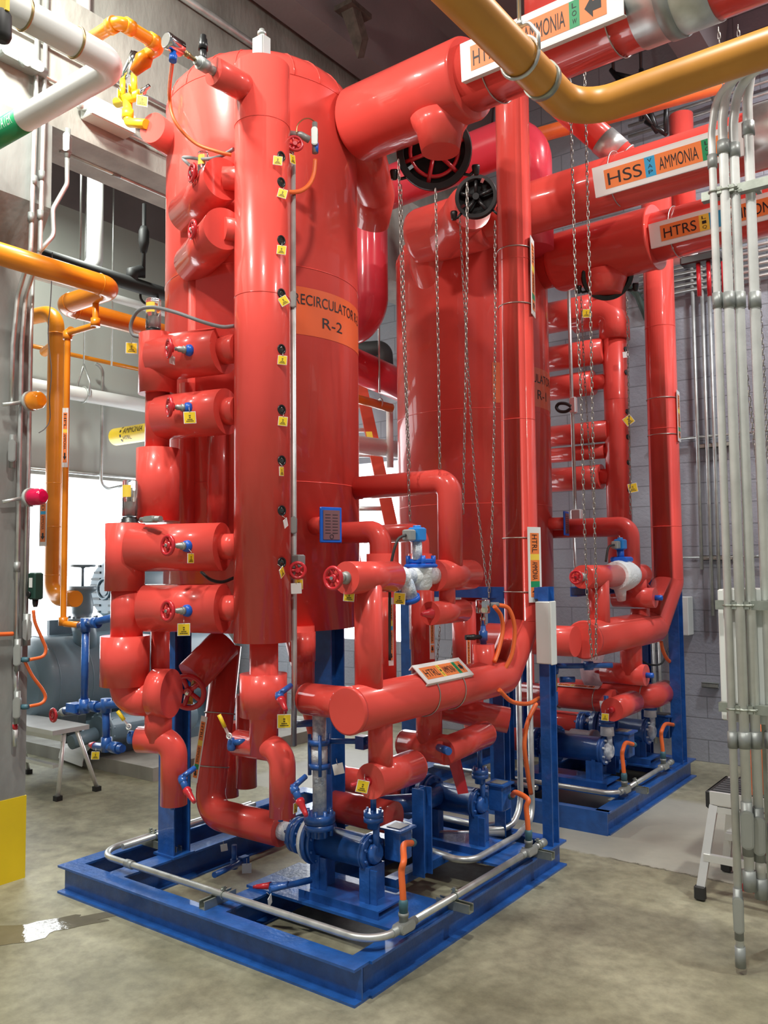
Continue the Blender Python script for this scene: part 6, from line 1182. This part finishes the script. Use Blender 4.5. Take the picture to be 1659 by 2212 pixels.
p=at(1476,412,y=4.5); solo(M().cyl(V((p.x,4.5,at(1476,445,y=4.5).z-.3)),V((p.x,4.5,5.6)),.10,None,28),'insulated_pipe',RED,'short red upright pipe between the HSS and HTRS runs, right of the R-1 riser','pipe')
for pts,lab in((((1552,60),(1560,170),(1572,330),(1586,560),(1612,800),(1635,1000),(1655,1060)),'hand chain hanging beside the grey conduits, left strand'),(((1594,55),(1602,170),(1622,380),(1636,560),(1650,800),(1659,1000)),'hand chain hanging beside the grey conduits, right strand')): hang(lab,pts,4.2)
# grey junction box on the tall blue post
c=at(1188,1370,x=.03); t=thing('junction_box','pale grey electrical box hung on the right blue post of the R-2 skid','junction box',c); z0=at(1188,1436,x=.03).z; z1=at(1188,1300,x=.03).z; M().bb((-.06,c.y+.0,z0),(.03,c.y+.06,z1),.005).fin('housing',CABM,t); M().bb((.03,c.y-.004,z0-.004),(.042,c.y+.064,z1+.004),.004).fin('door',CABM,t)
t=thing('junction_box','pale grey electrical box on the block wall beside the R-1 riser','junction box',at(1480,1330,y=4.5)); c=at(1480,1330,y=4.98); M().box(c,(.10,.15,.34),None,.006).fin('housing',CABM,t)
# ================================================================ conduit runs and hoses on the skids
zc_=.205
def skidrun(pre,dy,near,labels):
    K=lambda px,py:at(px,py,z=zc_)
a=at(872,2002,z=zc_); xr=a.x; yf=.13
t=conduit('steel conduit looping round the front of the R-2 skid to its left side',[V((xr,a.y-.06,zc_)),V((xr,yf,zc_)),V((-1.92,yf,zc_)),V((-1.92,1.3,zc_))],.0165,.16,[((-1.62,yf,zc_),XX)])
t=conduit('second steel conduit at the left rear of the R-2 skid, cut short',[at(265,1829,z=.205),V((at(265,1829,z=.205).x,1.3,.205))],.0165,0)
b=at(1118,1834,z=zc_); conduit('straight steel conduit along the right beam of the R-2 skid',[V((xr,a.y+.07,zc_)),V((xr,b.y-.06,zc_))],.0165,0)
conduit('short capped conduit end at the far right of the R-2 skid',[V((xr,b.y+.06,zc_)),V((xr,b.y+.17,zc_))],.0165,0,[((xr,b.y+.16,zc_),YY)])
def tee(label,p,hose,hl):
    m=M(); condulet(m,p,YY,(1,-.1,.2),.11,.045,.05); m.turn(p,UPZ,[(0,.02),(.045,.02),(.045,.023),(.06,.023)],16); bo=solo(m,'condulet',GREY,label,'conduit fitting','skid condulets'); cover(p,YY,(1,-.1,.2),.11,.045,.05,bo)
    t=thing('pump_hose',hl,'hose',p,'orange pump hoses'); q=p+UPZ*.06; M().tube([q+UPZ*.03]+hose,.0145,0,14,8,True,True,True).fin('hose',ORHOSE,t)
    tm=mat('teal_fitting2',(.05,.14,.18),.5); M().turn(q,UPZ,[(0,.019),(.04,.021),(.055,.017)],16).fin('lower_connector',tm,t); e=hose[-1]; d=(hose[-1]-hose[-2]).normalized(); M().turn(e-d*.01,d,[(0,.017),(.03,.019),(.045,.016)],14).fin('upper_connector',tm,t)
def hosepts(p,y,x1): bx=V((x1+.085,y+.115,.44)); return [p+V((-.005,0,.20)),p+V((-.02,.01,.30)),p+V((-.015,.06,.37))*1.0,V((p.x-.03,(p.y+bx.y)/2+.02,.425)),V((bx.x+.02,bx.y,.43))]
def hp(p,y,x1):
    b=V((x1+.085,y+.115,.43)); return [p+V((-.004,.0,.16)),p+V((-.012,.005,.23)),V((p.x-.01,p.y+.02,.475)),V((b.x*.55+p.x*.45,b.y*.5+p.y*.5,.49)),V((b.x+.03,b.y-.01,.455))]
tee('grey condulet at the near corner of the R-2 skid',V((xr,a.y,zc_)),hp(V((xr,a.y,zc_)),Y1,-.27),'orange hose rising from the near condulet to the nearest pump box')
tee('grey condulet at the far end of the R-2 skid conduit',V((xr,b.y,zc_)),hp(V((xr,b.y,zc_)),Y2,-.27),'orange hose rising from the far condulet to the back pump box of the R-2 skid')
def strut(label,c,d,L=.2):
    c=V(c); d=V(d).normalized(); s=d.cross(UPZ); P=[(-.02,0),(.02,0),(.02,.04),(.011,.04),(.011,.036),(.016,.036),(.016,.004),(-.016,.004),(-.016,.036),(-.011,.036),(-.011,.04),(-.02,.04)]
    t=thing('strut_channel',label,'strut',c,'strut channels on the skids'); M().ext([c-d*L/2+s*x+UPZ*z for x,z in P],d*L).fin('channel',ZINC,t); return t
def clampon(t,p,ax): 
    m=M(); m.ring(p,ax,.019,.0035,18,6); m.box(V(p)+UPZ*.03,(.014,.014,.02)); m.cyl(V(p)+UPZ*.028-basis(ax)[0]*.018,V(p)+UPZ*.028+basis(ax)[0]*.018,.004,None,6); m.fin('clamp',ZINC,t)
s=strut('strut channel under two conduits at the left rear of the R-2 skid',(-1.84,.50,ZT),XX,.34); clampon(s,(-1.92,.50,zc_),YY); clampon(s,(at(265,1829,z=.205).x,.50,zc_),YY)
s=strut('strut channel under the conduit on the front beam of the R-2 skid',(at(480,1945,z=.15).x,.15,ZT),YY,.2); clampon(s,(at(495,1930,z=.2).x,yf,zc_),XX)
s=strut('strut channel under the right beam conduit of the R-2 skid, mid way',(xr+.0,at(955,1945,z=.17).y,ZT),XX,.18); clampon(s,(xr,at(955,1945,z=.17).y,zc_),YY)
s=strut('strut channel by the capped conduit end of the R-2 skid',(xr+.0,b.y+.11,ZT),XX,.18); clampon(s,(xr,b.y+.11,zc_),YY)
conduit('steel conduit crossing behind the pumps of the R-2 skid and rising by the tall post',[at(920,1833,z=.19),at(1010,1866,z=.19),at(1118,1805,z=.19),at(1150,1768,z=.19),V((at(1150,1768,z=.19).x,at(1150,1768,z=.19).y,1.3))],.018,.1)
conduit('steel conduit rising left of the tall post of the R-2 skid',[at(1015,1795,z=.19),at(1105,1790,z=.19),at(1125,1740,z=.28),V((at(1125,1740,z=.28).x,at(1125,1740,z=.28).y,1.25))],.018,.14)
for i,(p0,p1,p2) in enumerate((((835,1765),(930,1800),(1090,1800)),((950,1765),(1040,1785),(1110,1775)),((1035,1668),(1110,1690),(1160,1702)))): conduit('steel conduit in the shade at the rear of the R-2 skid, '+('front','middle','back')[i]+' of three',[at(*q,z=.19+.0*i) for q in(p0,p1,p2)],.017,.1)
whip('long orange hose hanging down the tall post to a conduit sleeve',[at(*q,x=-.1) for q in((1165,1508),(1140,1520),(1105,1515),(1078,1490))],.012,ORHOSE,'flexible_hose','hose')
whip('orange hose running down beside the tall blue post of the R-2 skid',[at(*q,x=-.16) for q in((1158,1520),(1140,1560),(1133,1610),(1140,1670),(1147,1715))],.0135,ORHOSE,'flexible_hose','hose')
whip('orange hose bowed in front of the blue post, right of the pressure sensor',[at(*q,x=-.13) for q in((1068,1310),(1082,1330),(1086,1360),(1078,1400),(1068,1430))],.012,ORHOSE,'flexible_hose','hose')
# R-1 skid
a2=at(1349,1706,z=zc_); b2=at(1432,1656,z=zc_)
conduit('steel conduit sweeping along the front of the R-1 skid',[V((-1.5,2.86,zc_)),V((a2.x-.02,2.86,zc_)),V((a2.x,a2.y-.05,zc_))],.0165,.2)
conduit('straight steel conduit along the right beam of the R-1 skid',[V((a2.x,a2.y+.07,zc_)),V((a2.x,b2.y-.05,zc_))],.0165,0)
conduit('capped conduit end at the far right of the R-1 skid',[V((a2.x,b2.y+.05,zc_)),V((a2.x,b2.y+.18,zc_))],.0165,0,[((a2.x,b2.y+.17,zc_),YY)])
tee('grey condulet near the front pump of the R-1 skid',V((a2.x,a2.y,zc_)),hp(V((a2.x,a2.y,zc_)),Y3,-.2),'orange hose rising to the front pump box of the R-1 skid')
tee('grey condulet near the back pump of the R-1 skid',V((a2.x,b2.y,zc_)),hp(V((a2.x,b2.y,zc_)),Y4,-.2),'orange hose rising to the back pump box of the R-1 skid')
s=strut('strut channel under the conduit of the R-1 skid',(a2.x,(a2.y+b2.y)/2-.2,ZT),XX,.18); clampon(s,(a2.x,(a2.y+b2.y)/2-.2,zc_),YY)
whip('orange hose looping under the R-1 return header to the far blue post',[at(*q,x=-.1) for q in((1428,1386),(1432,1405),(1440,1422),(1448,1430))],.014,ORHOSE,'flexible_hose','hose')
whip('red hose bowing from the R-1 valve down beside its riser',[at(*q,x=-.12) for q in((1388,1252),(1402,1270),(1412,1295),(1414,1312))],.014,RED2,'flexible_hose','hose')
whip('black cable drooping under the R-1 return header',[at(*q,x=-.3) for q in((1370,1402),(1385,1425),(1405,1436),(1430,1432),(1445,1400))],.008,RUBBER,'cable','cable')
for i,px in enumerate((1400,1412,1424)):
    p=at(px,1480,y=5.0); conduit('thin upright conduit below the R-1 return header against the wall, '+('left','middle','right')[i]+' of three',[V((p.x,5.03,1.45)),V((p.x,5.03,.12))],.012,0)
# ================================================================ gap between the tanks
ax=at(785,800,y=2.4); bx=at(838,1130,y=1.9)
t=thing('extension_ladder','red fibreglass extension ladder leaning between the two tanks','ladder',at(850,1160,y=3.6))
L0,L1=at(850,1160,y=3.6),at(768,780,y=4.3); s=V((-.8,-.55,0)).normalized()
for k in(0,1):
    m=M(); d=(L1-L0).normalized(); n=d.cross(s).normalized(); o=s*(.40*k); m.box((L0+L1)/2+o-d*.3,(.08,.12,(L1-L0).length+1.6),(n,s,d)); m.fin('rail',mat('ladder_red',(.62,.06,.03),.45),t)
for i in range(8):
    p=L0+(L1-L0)*(i/7.0); M().cyl(p,p+s*.40,.022,None,12).fin('rung',ALU,t)
c=at(801,948,y=3.85); M().box(c+V((.03,-.05,0)),(.005,.06,.16),(d.cross(s).normalized(),s,d)).fin('warning_sticker',SYEL,t)
Gp=lambda px,py,Z:atd(px,py,Z)
a=Gp(795,868,7.6); b=Gp(846,882,7.75); t=opipe('orange pipe stub hanging in the gap between the tanks',[a-(b-a)*2,b],rad(19,b),0); c=Gp(820,872,7.68); 
m=M(); m.ring(c,(b-a),rad(22,c),.008,22,6); m.cyl(c+UPZ*.1,V((c.x,c.y,6.88)),.009,None,8); solo(m,'pipe_hanger',GALV,'clevis hanger holding the orange pipe stub between the tanks','hanger','pipe hangers')
p=Gp(842,930,7.9); solo(M().cyl(p+UPZ*.25,p-UPZ*.35,rad(15,p),None,20),'white_pipe',WPIPE,'white upright pipe in the gap between the tanks','pipe')
a=Gp(815,960,7.9); b=Gp(862,972,8.1); a.z=b.z; solo(M().tube([a-(b-a)*6,b+(b-a)],.085,0,16),'white_pipe',WPIPE,'white horizontal pipe in the gap between the tanks','pipe')
solo(M().tube([Gp(740,762,8.2),Gp(828,755,8.2),Gp(832,830,8.2)],.09,.06,18),'black_pipe',RUBBER,'black insulated elbow in the gap between the tanks','pipe')
solo(M().tube([Gp(830,490,8.6),Gp(860,470,8.6),Gp(862,520,8.6)],.1,.08,18),'orange_elbow',ORANGE,'orange elbow glimpsed beside the chains behind the R-2 tank','pipe')
tag(CEILBR.fin('ceiling_bracket',mat('stained_steel',(.10,.075,.06),.8,.2,.4,14)),'small dark stained bracket under a ceiling rib above the R-2 tank','bracket')
for o in D.objects:
    if '_b' in o: del o['_b']
